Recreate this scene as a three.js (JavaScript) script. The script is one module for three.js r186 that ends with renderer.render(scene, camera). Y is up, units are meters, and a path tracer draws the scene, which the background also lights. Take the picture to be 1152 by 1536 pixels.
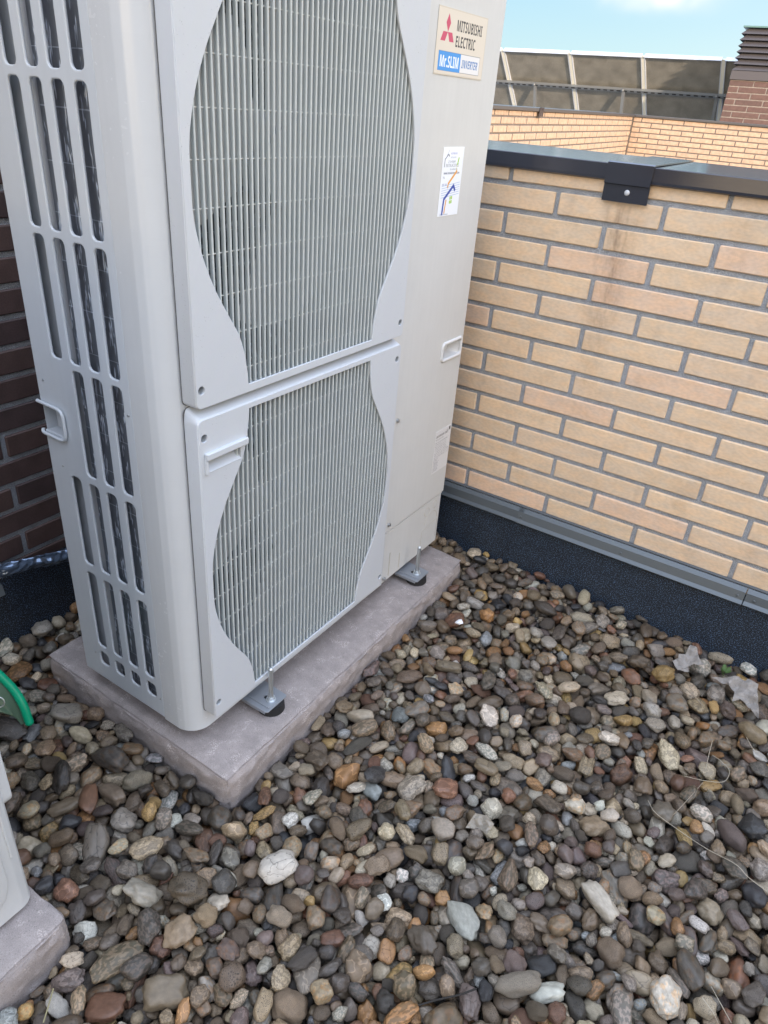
import * as THREE from 'three';
import { RoundedBoxGeometry } from 'three/addons/geometries/RoundedBoxGeometry.js';
import { mergeGeometries as mergeGeo, toCreasedNormals, mergeVertices } from 'three/addons/utils/BufferGeometryUtils.js';
import { createNoise2D, createNoise3D } from 'simplex-noise';

// ---------------------------------------------------------------- camera, sky, sun, exposure
const scene = new THREE.Scene();
const camera = new THREE.PerspectiveCamera(2 * Math.atan(768 / 1076.36) * 180 / Math.PI, 768 / 1024, 0.02, 4000);
{
  const X = new THREE.Vector3(0.55283197, 0.07288688, 0.83009898), Y = new THREE.Vector3(0.38001498, 0.86449622, -0.32899072), Z = new THREE.Vector3(-0.74159654, 0.49732663, 0.45022304);
  camera.quaternion.setFromRotationMatrix(new THREE.Matrix4().makeBasis(X, Y, Z));
  camera.position.set(-0.6685, 1.1089, 0.7961);
}
const renderer = new THREE.WebGLRenderer({ antialias: true });
renderer.toneMapping = THREE.LinearToneMapping;
renderer.toneMappingExposure = 2.5;
renderer.shadowMap.enabled = true;

const SUN_DIR = new THREE.Vector3(-0.60, 0.21, 0.77).normalize();
const sun = new THREE.DirectionalLight(new THREE.Color(1.0, 0.78, 0.58), 2.0);
sun.position.copy(SUN_DIR).multiplyScalar(30);
sun.target.position.set(4, 0, -1); sun.position.add(sun.target.position);
sun.castShadow = true; sun.shadow.radius = 2;
sun.shadow.mapSize.set(2048, 2048);
Object.assign(sun.shadow.camera, { left: -14, right: 14, top: 14, bottom: -14, near: 1, far: 70 });
scene.add(sun, sun.target);

// ---------------------------------------------------------------- small tools
function rng(seed) { let s = seed >>> 0; return () => { s = (s + 0x6d2b79f5) | 0; let t = Math.imul(s ^ (s >>> 15), 1 | s); t = (t + Math.imul(t ^ (t >>> 7), 61 | t)) ^ t; return ((t ^ (t >>> 14)) >>> 0) / 4294967296; }; }
const n2 = createNoise2D(rng(11)), n2b = createNoise2D(rng(23)), n3 = createNoise3D(rng(37)), n3b = createNoise3D(rng(51));
const clamp = (x, a = 0, b = 1) => Math.min(b, Math.max(a, x)), lerp = (a, b, t) => a + (b - a) * t, sstep = (a, b, x) => { const t = clamp((x - a) / (b - a)); return t * t * (3 - 2 * t); };
const fbm2 = (x, y, o = 4) => { let s = 0, a = 0.5; for (let i = 0; i < o; i++) { s += a * n2(x, y); x = x * 2.03 + 7.1; y = y * 2.03 - 3.7; a *= 0.5; } return s; };
const V = (x, y, z) => new THREE.Vector3(x, y, z);

{ // sky: pale clear evening blue, whiter towards the horizon, a few thin clouds
  const W = 1024, H = 512, d = new Float32Array(W * H * 4);
  for (let r = 0; r < H; r++) for (let c = 0; c < W; c++) {
    const el = ((r + 0.5) / H - 0.5) * Math.PI, az = ((c + 0.5) / W - 0.5) * 2 * Math.PI;
    const x = Math.cos(az) * Math.cos(el), y = Math.sin(el), z = Math.sin(az) * Math.cos(el);
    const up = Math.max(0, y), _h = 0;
    const m = sstep(0.02, 0.14, up), hi = sstep(0.34, 0.62, up); // milky at the horizon, a clear band, extra brightness added higher up for fill
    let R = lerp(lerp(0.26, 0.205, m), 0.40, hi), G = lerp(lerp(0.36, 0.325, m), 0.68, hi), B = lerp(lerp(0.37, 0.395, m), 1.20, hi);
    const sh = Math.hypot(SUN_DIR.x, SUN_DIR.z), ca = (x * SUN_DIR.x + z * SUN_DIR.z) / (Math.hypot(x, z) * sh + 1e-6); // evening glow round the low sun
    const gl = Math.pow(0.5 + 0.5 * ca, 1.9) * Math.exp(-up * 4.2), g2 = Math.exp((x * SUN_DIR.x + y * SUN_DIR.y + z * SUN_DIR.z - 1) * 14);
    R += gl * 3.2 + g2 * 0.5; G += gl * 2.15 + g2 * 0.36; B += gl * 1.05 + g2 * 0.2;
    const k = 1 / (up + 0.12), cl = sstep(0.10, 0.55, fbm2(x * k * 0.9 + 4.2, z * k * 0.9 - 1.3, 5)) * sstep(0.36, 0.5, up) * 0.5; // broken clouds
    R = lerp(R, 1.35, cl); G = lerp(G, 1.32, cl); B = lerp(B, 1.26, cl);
    const addedVeil = 0.45 * sstep(0.35, 0.8, up); // bright cloud layer added overhead, out of view, to lift the shaded surfaces
    R = lerp(R, 1.45, addedVeil); G = lerp(G, 1.42, addedVeil); B = lerp(B, 1.40, addedVeil);
    const da = ((az + 0.295) / 0.05) ** 2, de = ((el - 0.118) / 0.010) ** 2, puff = clamp(Math.exp(-da - de) * (0.9 + 1.3 * fbm2(az * 40, el * 90, 4)));
    R = lerp(R, 0.48, puff); G = lerp(G, 0.47, puff); B = lerp(B, 0.43, puff);
    if (y < 0) { const t = sstep(0, 0.15, -y); R = lerp(R, 0.30, t); G = lerp(G, 0.28, t); B = lerp(B, 0.26, t); }
    const o = (r * W + c) * 4; d[o] = R; d[o + 1] = G; d[o + 2] = B; d[o + 3] = 1;
  }
  const t = new THREE.DataTexture(d, W, H, THREE.RGBAFormat, THREE.FloatType);
  t.mapping = THREE.EquirectangularReflectionMapping; t.magFilter = THREE.LinearFilter; t.needsUpdate = true;
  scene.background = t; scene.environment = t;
}

function tex(w, h, fn, srgb = true) { // fn(u, v) -> [r, g, b] 0..1 (display values when srgb)
  const d = new Uint8Array(w * h * 4);
  for (let y = 0; y < h; y++) for (let x = 0; x < w; x++) { const c = fn((x + 0.5) / w, (y + 0.5) / h), o = (y * w + x) * 4; d[o] = clamp(c[0]) * 255; d[o + 1] = clamp(c[1]) * 255; d[o + 2] = clamp(c[2]) * 255; d[o + 3] = 255; }
  const t = new THREE.DataTexture(d, w, h); t.wrapS = t.wrapT = THREE.RepeatWrapping; t.magFilter = THREE.LinearFilter;
  if (srgb) t.colorSpace = THREE.SRGBColorSpace;
  t.needsUpdate = true; return t;
}
function canvasTex(w, h, draw) {
  const c = document.createElement('canvas'); c.width = w; c.height = h; draw(c.getContext('2d'), w, h);
  const t = new THREE.CanvasTexture(c); t.colorSpace = THREE.SRGBColorSpace; return t;
}
const lin = (r, g, b) => new THREE.Color().setRGB(r, g, b);
const std = (o) => new THREE.MeshStandardMaterial(o);
function mergeGeometries(list) { const mixed = list.some((g) => !g.index) && list.some((g) => g.index); return mergeGeo(mixed ? list.map((g) => (g.index ? g.toNonIndexed() : g)) : list); }
const used = new Map();
function numbered(name) { const n = used.get(name) ?? 0; used.set(name, n + 1); return n ? name + '_' + String(n).padStart(3, '0') : name; }
function mesh(name, geo, mat, parent, top) {
  const m = new THREE.Mesh(geo, mat); m.name = parent === scene ? numbered(name) : name; m.castShadow = m.receiveShadow = true; parent.add(m); return m;
}
function group(name, parent = scene) { const g = new THREE.Group(); g.name = parent === scene ? numbered(name) : name; parent.add(g); return g; }
function tag(o, label, category, grp) { Object.assign(o.userData, { label, category }); if (grp) o.userData.group = grp; return o; }
function rbox(w, h, d, r, x = 0, y = 0, z = 0, seg = 2) { return new RoundedBoxGeometry(w, h, d, seg, r).translate(x, y, z); }
function bx(x0, x1, y0, y1, z0, z1, r = 0) { return r ? rbox(x1 - x0, y1 - y0, z1 - z0, r, (x0 + x1) / 2, (y0 + y1) / 2, (z0 + z1) / 2) : new THREE.BoxGeometry(x1 - x0, y1 - y0, z1 - z0).translate((x0 + x1) / 2, (y0 + y1) / 2, (z0 + z1) / 2); }
function cyl(r0, r1, h, seg, x, y, z) { return new THREE.CylinderGeometry(r0, r1, h, seg).translate(x, y, z); }
function tube(pts, r, seg = 24, rad = 6, closed = false) { return new THREE.TubeGeometry(new THREE.CatmullRomCurve3(pts.map((p) => (p.isVector3 ? p : V(...p))), closed, 'catmullrom', 0.5), seg, r, rad, closed); }
function planarUV(g, fu, fv) { const p = g.attributes.position, uv = new Float32Array(p.count * 2), n = g.attributes.normal; for (let i = 0; i < p.count; i++) { uv[i * 2] = fu(p.getX(i), p.getY(i), p.getZ(i), n?.getX(i), n?.getY(i), n?.getZ(i)); uv[i * 2 + 1] = fv(p.getX(i), p.getY(i), p.getZ(i), n?.getX(i), n?.getY(i), n?.getZ(i)); } g.setAttribute('uv', new THREE.BufferAttribute(uv, 2)); return g; }
function boxUV(g, s = 1, ou = 0, ov = 0) { return planarUV(g, (x, y, z, a, b, c) => (Math.abs(a) > Math.abs(b) && Math.abs(a) > Math.abs(c) ? z : x) / s + ou, (x, y, z, a, b, c) => (Math.abs(b) > Math.abs(a) && Math.abs(b) > Math.abs(c) ? z : y) / s + ov); }
// chamfered block (44 triangles) centred at the origin, flat shaded
function block(w, h, d, ch, jit) {
  const P = [], hx = w / 2, hy = h / 2, hz = d / 2;
  const pt = (sx, sy, sz, ax) => { const p = [sx * (ax === 0 ? hx : hx - ch), sy * (ax === 1 ? hy : hy - ch), sz * (ax === 2 ? hz : hz - ch)]; return p; };
  const quad = (a, b, c, e, out) => { const u = V(...a), v = V(...b), w2 = V(...c); const n = v.clone().sub(u).cross(w2.clone().sub(u)); const L = n.dot(V(...out)) > 0 ? [a, b, c, a, c, e] : [a, c, b, a, e, c]; for (const p of L) P.push(...p); };
  const tri = (a, b, c, out) => { const n = V(...b).sub(V(...a)).cross(V(...c).sub(V(...a))); for (const p of n.dot(V(...out)) > 0 ? [a, b, c] : [a, c, b]) P.push(...p); };
  for (let ax = 0; ax < 3; ax++) for (const s of [-1, 1]) { const q = [[-1, -1], [1, -1], [1, 1], [-1, 1]].map(([i, j]) => { const v = [0, 0, 0]; v[ax] = s; v[(ax + 1) % 3] = i; v[(ax + 2) % 3] = j; return pt(...v, ax); }); const o = [0, 0, 0]; o[ax] = s; quad(...q, o); }
  for (let ax = 0; ax < 3; ax++) for (const s of [-1, 1]) for (const t of [-1, 1]) { const b = (ax + 1) % 3, c = (ax + 2) % 3; const mk = (i, face) => { const v = [0, 0, 0]; v[ax] = i; v[b] = s; v[c] = t; return pt(...v, face); }; const o = [0, 0, 0]; o[b] = s; o[c] = t; quad(mk(-1, b), mk(1, b), mk(1, c), mk(-1, c), o); }
  for (const i of [-1, 1]) for (const j of [-1, 1]) for (const k of [-1, 1]) tri(pt(i, j, k, 0), pt(i, j, k, 1), pt(i, j, k, 2), [i, j, k]);
  const g = new THREE.BufferGeometry(); g.setAttribute('position', new THREE.BufferAttribute(new Float32Array(P), 3)); g.computeVertexNormals(); return g;
}
// extrude a plan outline [[x, z], ...] from y0 to y1
function plan(pts, y0, y1, crease = 0.5) {
  const s = new THREE.Shape(pts.map(([x, z]) => new THREE.Vector2(x, -z)));
  const g = new THREE.ExtrudeGeometry(s, { depth: y1 - y0, bevelEnabled: false }).rotateX(-Math.PI / 2).translate(0, y0, 0);
  return toCreasedNormals(g, crease);
}
// extrude a section [[x, y], ...] along z from z0 to z1
function section(pts, z0, z1, crease = 0.5) {
  const g = new THREE.ExtrudeGeometry(new THREE.Shape(pts.map(([x, y]) => new THREE.Vector2(x, y))), { depth: z1 - z0, bevelEnabled: false }).translate(0, 0, z0);
  return toCreasedNormals(g, crease);
}
function roundRect(x0, x1, y0, y1, r, P = THREE.Path) {
  const p = new P(); p.moveTo(x0 + r, y0); p.lineTo(x1 - r, y0); p.absarc(x1 - r, y0 + r, r, -Math.PI / 2, 0); p.lineTo(x1, y1 - r); p.absarc(x1 - r, y1 - r, r, 0, Math.PI / 2); p.lineTo(x0 + r, y1); p.absarc(x0 + r, y1 - r, r, Math.PI / 2, Math.PI); p.lineTo(x0, y0 + r); p.absarc(x0 + r, y0 + r, r, Math.PI, 1.5 * Math.PI); return p;
}

// ---------------------------------------------------------------- textures and materials
const grainTex = tex(512, 512, (u, v) => { const a = 0.5 + 0.28 * n2(u * 160, v * 160) + 0.22 * n2b(u * 75, v * 75); return [a, a, a]; }, false);
const paintTex = tex(1024, 1024, (u, v) => { // faint rain film and small scuffs on the enamel
  const run = 0.005 * n2(u * 60, v * 3) + 0.010 * fbm2(u * 9, v * 9), sc = n2b(u * 230, v * 230) > 0.90 ? -0.012 : 0; const a = 0.965 + run + sc; return [a, a, a];
});
const paintRough = tex(512, 512, (u, v) => { const a = 0.42 + 0.03 * fbm2(u * 5, v * 5) + 0.02 * n2b(u * 90, v * 90); return [a, a, a]; }, false);
const specTex = tex(1024, 1024, (u, v) => { const a = 0.965 + 0.006 * fbm2(u * 9, v * 9) + (n2b(u * 210, v * 210) > 0.90 && n2(u * 9, v * 6) > 0.05 ? -0.20 : 0); return [a, a * 0.995, a * 0.985]; }); // plastic with stuck-on specks of dirt
const enamel = (c, rough = 1, t = paintTex) => std({ color: c, map: t, roughnessMap: paintRough, roughness: rough, bumpMap: grainTex, bumpScale: 0.00004 });
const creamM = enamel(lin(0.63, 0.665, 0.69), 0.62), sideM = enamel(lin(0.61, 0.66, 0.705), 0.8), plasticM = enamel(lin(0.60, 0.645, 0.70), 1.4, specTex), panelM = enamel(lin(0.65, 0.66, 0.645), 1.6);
const slatM = std({ color: lin(0.54, 0.59, 0.59), roughness: 0.45 });
const wireM = std({ color: lin(0.62, 0.63, 0.60), roughness: 0.45 });
const plugM = std({ color: lin(0.40, 0.43, 0.45), roughness: 0.7 });
const steelM = std({ color: lin(0.52, 0.54, 0.55), metalness: 0.9, roughness: 0.38 });
const zincM = std({ color: lin(0.66, 0.71, 0.74), metalness: 0.75, roughness: 0.36 });
const galvM = std({ color: lin(0.33, 0.36, 0.40), metalness: 0.55, roughness: 0.5, bumpMap: grainTex, bumpScale: 0.0001 });
const rubberM = std({ color: lin(0.012, 0.013, 0.015), roughness: 0.65 });
const coilTex = tex(512, 1024, (u, v) => { // fine fin lines, and runs of bent fins with their glints put into the colour
  const fin = 0.5 + 0.5 * Math.sin(u * 512 * 1.4), a = fbm2(u * 15 + 3, v * 6, 4), b = n2b(u * 40, v * 30); const bent = sstep(0.14, 0.36, a + 0.16 * b) * (0.55 + 0.45 * n2(u * 70, v * 14)); const wire = Math.abs(((v * 9.0) % 1) - 0.5) < 0.010 ? 0.25 : 0;
const c = 0.46 + 0.07 * fin + 0.06 * fbm2(u * 8, v * 3) + bent * (0.62 + 0.2 * b) + wire; return [c * 0.97, c, c * 1.05];
});
const coilM = std({ map: coilTex, color: lin(0.9, 0.95, 1.0), metalness: 0.25, roughness: 0.38, bumpMap: coilTex, bumpScale: 0.001 });
const innerM = std({ color: lin(0.50, 0.53, 0.56), roughness: 0.55 });

// near brick wall: one texture for the whole face (1 px per mm); bricks take their own tint on top
const BW = { z0: -0.75, z1: 1.55, y0: 0.0, y1: 1.06 };
const buffTex = tex(2048, 1024, (u, v) => {
  const z = lerp(BW.z0, BW.z1, u), y = lerp(BW.y0, BW.y1, v);
  let m = 0.955 + 0.04 * fbm2(z * 9, y * 22, 4) + 0.028 * n2b(z * 60, y * 130) + 0.018 * n2(z * 330, y * 330);
  const pits = n2(z * 190 + 9, y * 190) > 0.87 ? -0.09 : 0; m += pits;
  let r = m, g = m, b = m;
  const warm = fbm2(z * 14 + 30, y * 30, 3); r += warm * 0.03; b -= warm * 0.045;
  // black drip runs below the coping clip
  let st = 0;
  for (const [c, w, top, len, k] of [[0.292, 0.010, 0.95, 0.42, 0.26], [0.306, 0.005, 0.95, 0.24, 0.26], [0.250, 0.006, 0.95, 0.30, 0.2], [0.276, 0.005, 0.95, 0.2, 0.2], [0.320, 0.014, 0.93, 0.48, 0.14], [0.285, 0.032, 0.92, 0.66, 0.20]]) {
    const wob = c + 0.006 * n2(y * 9, c * 40), e = Math.exp(-(((z - wob) / w) ** 2)), f = clamp((top - y) / 0.02) * (1 - sstep(0.15, 1, (top - y) / len));
    st += k * e * f * (0.75 + 0.25 * n2b(z * 120, y * 40)) * (0.8 + 0.3 * n2(z * 45, y * 12 + 8));
  }
  st += 0.07 * sstep(0.25, 0.6, fbm2(z * 7 + 80, y * 4, 4));
  st = clamp(st * 0.62, 0, 0.4);
  return [r * (1 - st * 0.92), g * (1 - st), b * (1 - st * 1.02)];
});
const BUFF = [[0.83, 0.625, 0.425], [0.80, 0.61, 0.42], [0.85, 0.635, 0.43], [0.81, 0.615, 0.43], [0.84, 0.605, 0.43], [0.79, 0.60, 0.415], [0.86, 0.645, 0.435]];
const buffM = BUFF.map((c) => std({ color: lin(...c), map: buffTex, roughness: 0.62, bumpMap: grainTex, bumpScale: 0.0003 }));
const mortarTex = tex(512, 512, (u, v) => { const a = 0.66 + 0.20 * n2(u * 150, v * 150) + 0.14 * n2b(u * 80, v * 80) + 0.07 * fbm2(u * 6, v * 6); return [a * 0.95, a * 0.98, a * 1.02]; });
const mortarM = std({ map: mortarTex, color: lin(0.95, 0.95, 0.95), roughness: 0.95, bumpMap: mortarTex, bumpScale: 0.0025 });
const brownTex = tex(512, 512, (u, v) => { const a = 0.86 + 0.10 * fbm2(u * 7, v * 7) + 0.06 * n2b(u * 120, v * 120); return [a, a * 0.99, a * 0.98]; });
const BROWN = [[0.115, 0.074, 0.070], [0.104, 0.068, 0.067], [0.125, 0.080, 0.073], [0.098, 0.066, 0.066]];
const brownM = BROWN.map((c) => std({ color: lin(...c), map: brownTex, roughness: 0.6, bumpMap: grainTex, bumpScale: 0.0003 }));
const CHIM = [[0.16, 0.095, 0.085], [0.145, 0.09, 0.082], [0.17, 0.102, 0.09]];
const chimM = CHIM.map((c) => std({ color: lin(...c), map: brownTex, roughness: 0.7 }));
const chimMortarM = std({ color: lin(0.70, 0.58, 0.48), roughness: 0.95, map: mortarTex });
const FARB = [[0.65, 0.49, 0.365], [0.62, 0.47, 0.355], [0.67, 0.50, 0.37], [0.63, 0.475, 0.36]];
const farM = FARB.map((c) => std({ color: lin(...c), map: brownTex, roughness: 0.7 }));
const farMortarM = std({ color: lin(0.42, 0.34, 0.28), roughness: 0.95, map: mortarTex });
const navyM = std({ color: lin(0.040, 0.042, 0.055), metalness: 0.25, roughness: 0.13, bumpMap: grainTex, bumpScale: 0.00006 });
const bitTex = tex(1024, 1024, (u, v) => { const a = n2(u * 110, v * 110), b = n2b(u * 260, v * 260); const s = a + 0.5 * b > 0.55 ? 0.34 + 0.25 * b : 0; const c = 0.13 + 0.035 * a + 0.03 * fbm2(u * 8, v * 8) + s; return [c * 0.86, c * 0.98, c * 1.12]; });
const bitumenM = std({ map: bitTex, color: lin(0.44, 0.57, 0.72), roughness: 0.7, bumpMap: bitTex, bumpScale: 0.0015 });
const flashM = std({ color: lin(0.115, 0.135, 0.15), roughness: 0.42, metalness: 0.25, bumpMap: grainTex, bumpScale: 0.0002 });

// ---------------------------------------------------------------- brick walls (each visible brick a mesh)
// perps(row) gives the position of one vertical joint; bricks between u0 and u1, rows r0..r1, row centre y = yRow(row)
function bricks(parent, { u0, u1, r0, r1, L, p, yTop, perp, joint = 0.0115, depth = 0.05, proud = 0, mats, seed, clipTop = 1e9, clipBottom = -1e9, jointU, uvOf, ch = 0.0022, name = 'brick', merged = false }) {
  const R = rng(seed), list = [];
  for (let r = r0; r <= r1; r++) {
    let h = p - joint, yc = yTop - p * r, ya = yc - h / 2, yb = yc + h / 2;
    yb = Math.min(yb, clipTop); ya = Math.max(ya, clipBottom); if (yb - ya < 0.008) continue;
    const ju = jointU ?? joint, base = perp(r), k0 = Math.floor((u0 - base) / L);
    for (let k = k0; ; k++) {
      const a = Math.max(u0, base + k * L + ju / 2 + (R() - 0.5) * 0.002), b = Math.min(u1, base + (k + 1) * L - ju / 2 + (R() - 0.5) * 0.002);
      if (base + k * L > u1) break; if (b - a < 0.015) continue;
      const g = block(b - a, yb - ya, depth, ch), cx = (a + b) / 2, cy = (ya + yb) / 2, out = proud + (R() - 0.5) * 0.0018;
      g.rotateZ((R() - 0.5) * 0.006).rotateY((R() - 0.5) * 0.006); g.translate(cx, cy, -depth / 2 + out);
      const ou = R() * 7, ov = R() * 7; if (uvOf) planarUV(g, (x, y, z) => uvOf(x, y)[0], (x, y, z) => uvOf(x, y)[1]); else boxUV(g, 0.5, ou, ov);
      const m = mats[Math.floor(R() * mats.length * 0.9999)];
      if (merged) list.push([g, m]); else mesh(name, g, m, parent);
    }
  }
  if (merged && list.length) { const o = mesh('bricks', mergeGeometries(list.map((x) => x[0])), mats[0], parent); o.userData.kind = 'stuff'; }
}

// right-hand parapet: local x = world z, local z = towards the terrace (world -x)
const WX = 1.098, BL = 0.2525, BP = 0.0598;
const parapet = group('brick_parapet_wall'); parapet.position.set(WX, 0, 0); parapet.rotation.y = -Math.PI / 2;
tag(parapet, 'low buff brick parapet wall with dark metal coping beside the tall outdoor unit', 'wall');
bricks(parapet, { u0: -0.72, u1: 1.52, r0: 1, r1: 16, L: BL, p: BP, yTop: 1.0447, perp: (r) => (r % 2 ? 0 : BL / 2) + 0.001, mats: buffM, seed: 5, clipTop: 1.012, clipBottom: 0.095, uvOf: (x, y) => [(x - BW.z0) / (BW.z1 - BW.z0), (y - BW.y0) / (BW.y1 - BW.y0)] });
mesh('mortar', boxUV(bx(-3.2, 4.5, -0.3, 1.013, -0.30, -0.0055), 0.25), mortarM, parapet);
{ // continuation of the face behind the viewer, where nothing of it shows
  bricks(parapet, { u0: 1.5315, u1: 4.4, r0: 1, r1: 16, L: BL, p: BP, yTop: 1.0447, perp: (r) => (r % 2 ? 0 : BL / 2) + 0.001, mats: [std({ color: lin(0.59, 0.42, 0.25), map: buffTex, roughness: 0.62 })], seed: 6, clipTop: 1.012, clipBottom: 0.095, merged: true });
  // metal coping: lengths with a folded drip edge, and a cover clip over the joint
  const cop = (z0, z1) => section([[-0.335, 1.0295], [-0.335, 0.994], [-0.331, 0.994], [-0.331, 1.0255], [0.006, 1.0195], [0.0085, 0.994], [0.0035, 0.990], [0.005, 0.9875], [0.0115, 0.9905], [0.0122, 0.996], [0.0108, 1.0222], [0.0085, 1.0238]].map(([a, b]) => [-a, b]), z0, z1, 0.15);
  // section() runs along local z; turn so that it runs along local x with its face towards +z
  const turn = (g) => g.rotateY(-Math.PI / 2).scale(1, 1, 1);
  for (const [a, b] of [[-3.2, 0.286], [0.2885, 2.29], [2.2925, 4.5]]) { const g = cop(a, b); g.applyMatrix4(new THREE.Matrix4().set(0, 0, 1, 0, 0, 1, 0, 0, -1, 0, 0, 0, 0, 0, 0, 1)); boxUV(g, 0.3); mesh('coping', g, navyM, parapet); }
  const clipG = section([[-0.338, 1.0325], [-0.338, 1.0300], [0.0075, 1.0254], [0.0135, 1.024], [0.0155, 0.985], [0.0105, 0.984], [0.0085, 0.9475], [0.0105, 0.947], [0.0128, 0.982], [0.0175, 0.984], [0.0155, 1.0258], [0.0085, 1.0282]].map(([a, b]) => [-a, b]), 0.237, 0.340, 0.15);
  clipG.applyMatrix4(new THREE.Matrix4().set(0, 0, 1, 0, 0, 1, 0, 0, -1, 0, 0, 0, 0, 0, 0, 1)); boxUV(clipG, 0.3);
  const clip = mesh('coping_clip', clipG, navyM, parapet);
  mesh('rivet', new THREE.SphereGeometry(0.0062, 16, 8).scale(1, 1, 0.45).translate(0.292, 0.968, 0.0118), std({ color: lin(0.62, 0.65, 0.7), roughness: 0.4, metalness: 0.3 }), clip);
  // flashing strip over the bitumen upstand
  const fl = (z0, z1, o = 0) => { const g = section([[0.0, 0.1145], [0.0035, 0.1175], [0.013, 0.108], [0.0145 + o, 0.0855], [0.022 + o, 0.0775], [0.0195 + o, 0.0745], [0.011 + o, 0.081], [0.0095, 0.105], [-0.004, 0.112]].map(([a, b]) => [-a, b]), z0, z1, 0.4); g.applyMatrix4(new THREE.Matrix4().set(0, 0, 1, 0, 0, 1, 0, 0, -1, 0, 0, 0, 0, 0, 0, 1)); return boxUV(g, 0.4); };
  mesh('flashing', fl(-0.62, 0.20), flashM, parapet); mesh('flashing', fl(0.185, 0.806, 0.0022), flashM, parapet); mesh('flashing', fl(0.8085, 2.4, 0.0006), flashM, parapet); mesh('flashing', fl(2.41, 4.4), flashM, parapet);
  for (const z of [-0.08, 0.195, 0.49, 0.79, 0.83, 1.2]) mesh('screw', new THREE.SphereGeometry(0.0036, 10, 6).scale(1, 1, 0.5).translate(z, 0.094, 0.0155), flashM, parapet);
  mesh('sealant', section([[0.0005, 0.1185], [0.005, 0.1215], [0.0005, 0.126]].map(([a, b]) => [-a, b]), -0.62, 4.4, 0.4).applyMatrix4(new THREE.Matrix4().set(0, 0, 1, 0, 0, 1, 0, 0, -1, 0, 0, 0, 0, 0, 0, 1)), std({ color: lin(0.09, 0.10, 0.11), roughness: 0.8 }), parapet);
  // bitumen upstand in two laps
  const mem = (z0, z1, o) => { const n = 60, m = 14, P = [], I = [];
    for (let i = 0; i <= n; i++) for (let j = 0; j <= m; j++) { const z = lerp(z0, z1, i / n), t = j / m, y = lerp(0.098, -0.17, t); const x = 0.0065 + o + 0.012 * t + 0.05 * Math.pow(Math.max(0, t - 0.62) / 0.38, 2) + 0.0022 * n2(z * 5, y * 8) + 0.0007 * n2b(z * 40, y * 40); P.push(z, y, x); }
    for (let i = 0; i < n; i++) for (let j = 0; j < m; j++) { const a = i * (m + 1) + j; I.push(a, a + 1, a + m + 1, a + 1, a + m + 2, a + m + 1); }
    for (let k = 0, c = P.length / 3; k < c; k++) P.push(P[k * 3], P[k * 3 + 1], P[k * 3 + 2] - 0.004);
    const g = new THREE.BufferGeometry(); g.setAttribute('position', new THREE.BufferAttribute(new Float32Array(P), 3)); const c = (n + 1) * (m + 1), I2 = []; for (let k = 0; k < I.length; k += 3) I2.push(I[k] + c, I[k + 2] + c, I[k + 1] + c);
    for (const i of [0, n]) for (let j = 0; j < m; j++) { const a = i * (m + 1) + j; I2.push(a, a + c, a + 1, a + 1, a + c, a + 1 + c); }
    g.setIndex(I.concat(I2)); g.computeVertexNormals(); return boxUV(g, 0.45); };
  mesh('bitumen_upstand', mem(-0.62, 0.175, 0), bitumenM, parapet); mesh('bitumen_upstand', mem(0.165, 1.6, 0.0035), bitumenM, parapet); mesh('bitumen_upstand', mem(1.59, 4.4, 0), bitumenM, parapet);
}

// brown back wall
const backZ = -0.63;
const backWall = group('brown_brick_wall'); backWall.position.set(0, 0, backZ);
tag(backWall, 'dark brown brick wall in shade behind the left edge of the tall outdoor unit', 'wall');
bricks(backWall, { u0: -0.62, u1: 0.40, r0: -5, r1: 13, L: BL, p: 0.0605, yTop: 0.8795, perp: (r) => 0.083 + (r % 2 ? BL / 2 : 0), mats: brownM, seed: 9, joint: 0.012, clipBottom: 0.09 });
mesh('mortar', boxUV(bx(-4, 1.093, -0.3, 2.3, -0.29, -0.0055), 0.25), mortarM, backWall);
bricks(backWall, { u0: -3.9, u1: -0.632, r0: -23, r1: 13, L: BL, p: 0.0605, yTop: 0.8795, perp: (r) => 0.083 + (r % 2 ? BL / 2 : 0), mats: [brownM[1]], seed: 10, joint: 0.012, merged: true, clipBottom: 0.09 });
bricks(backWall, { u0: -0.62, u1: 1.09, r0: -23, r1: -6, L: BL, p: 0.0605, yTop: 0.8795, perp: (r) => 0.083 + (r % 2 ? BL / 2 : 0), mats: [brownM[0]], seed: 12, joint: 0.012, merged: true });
mesh('coping', bx(-4.02, 1.11, 2.301, 2.335, -0.32, 0.02, 0.006), navyM, backWall);
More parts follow.
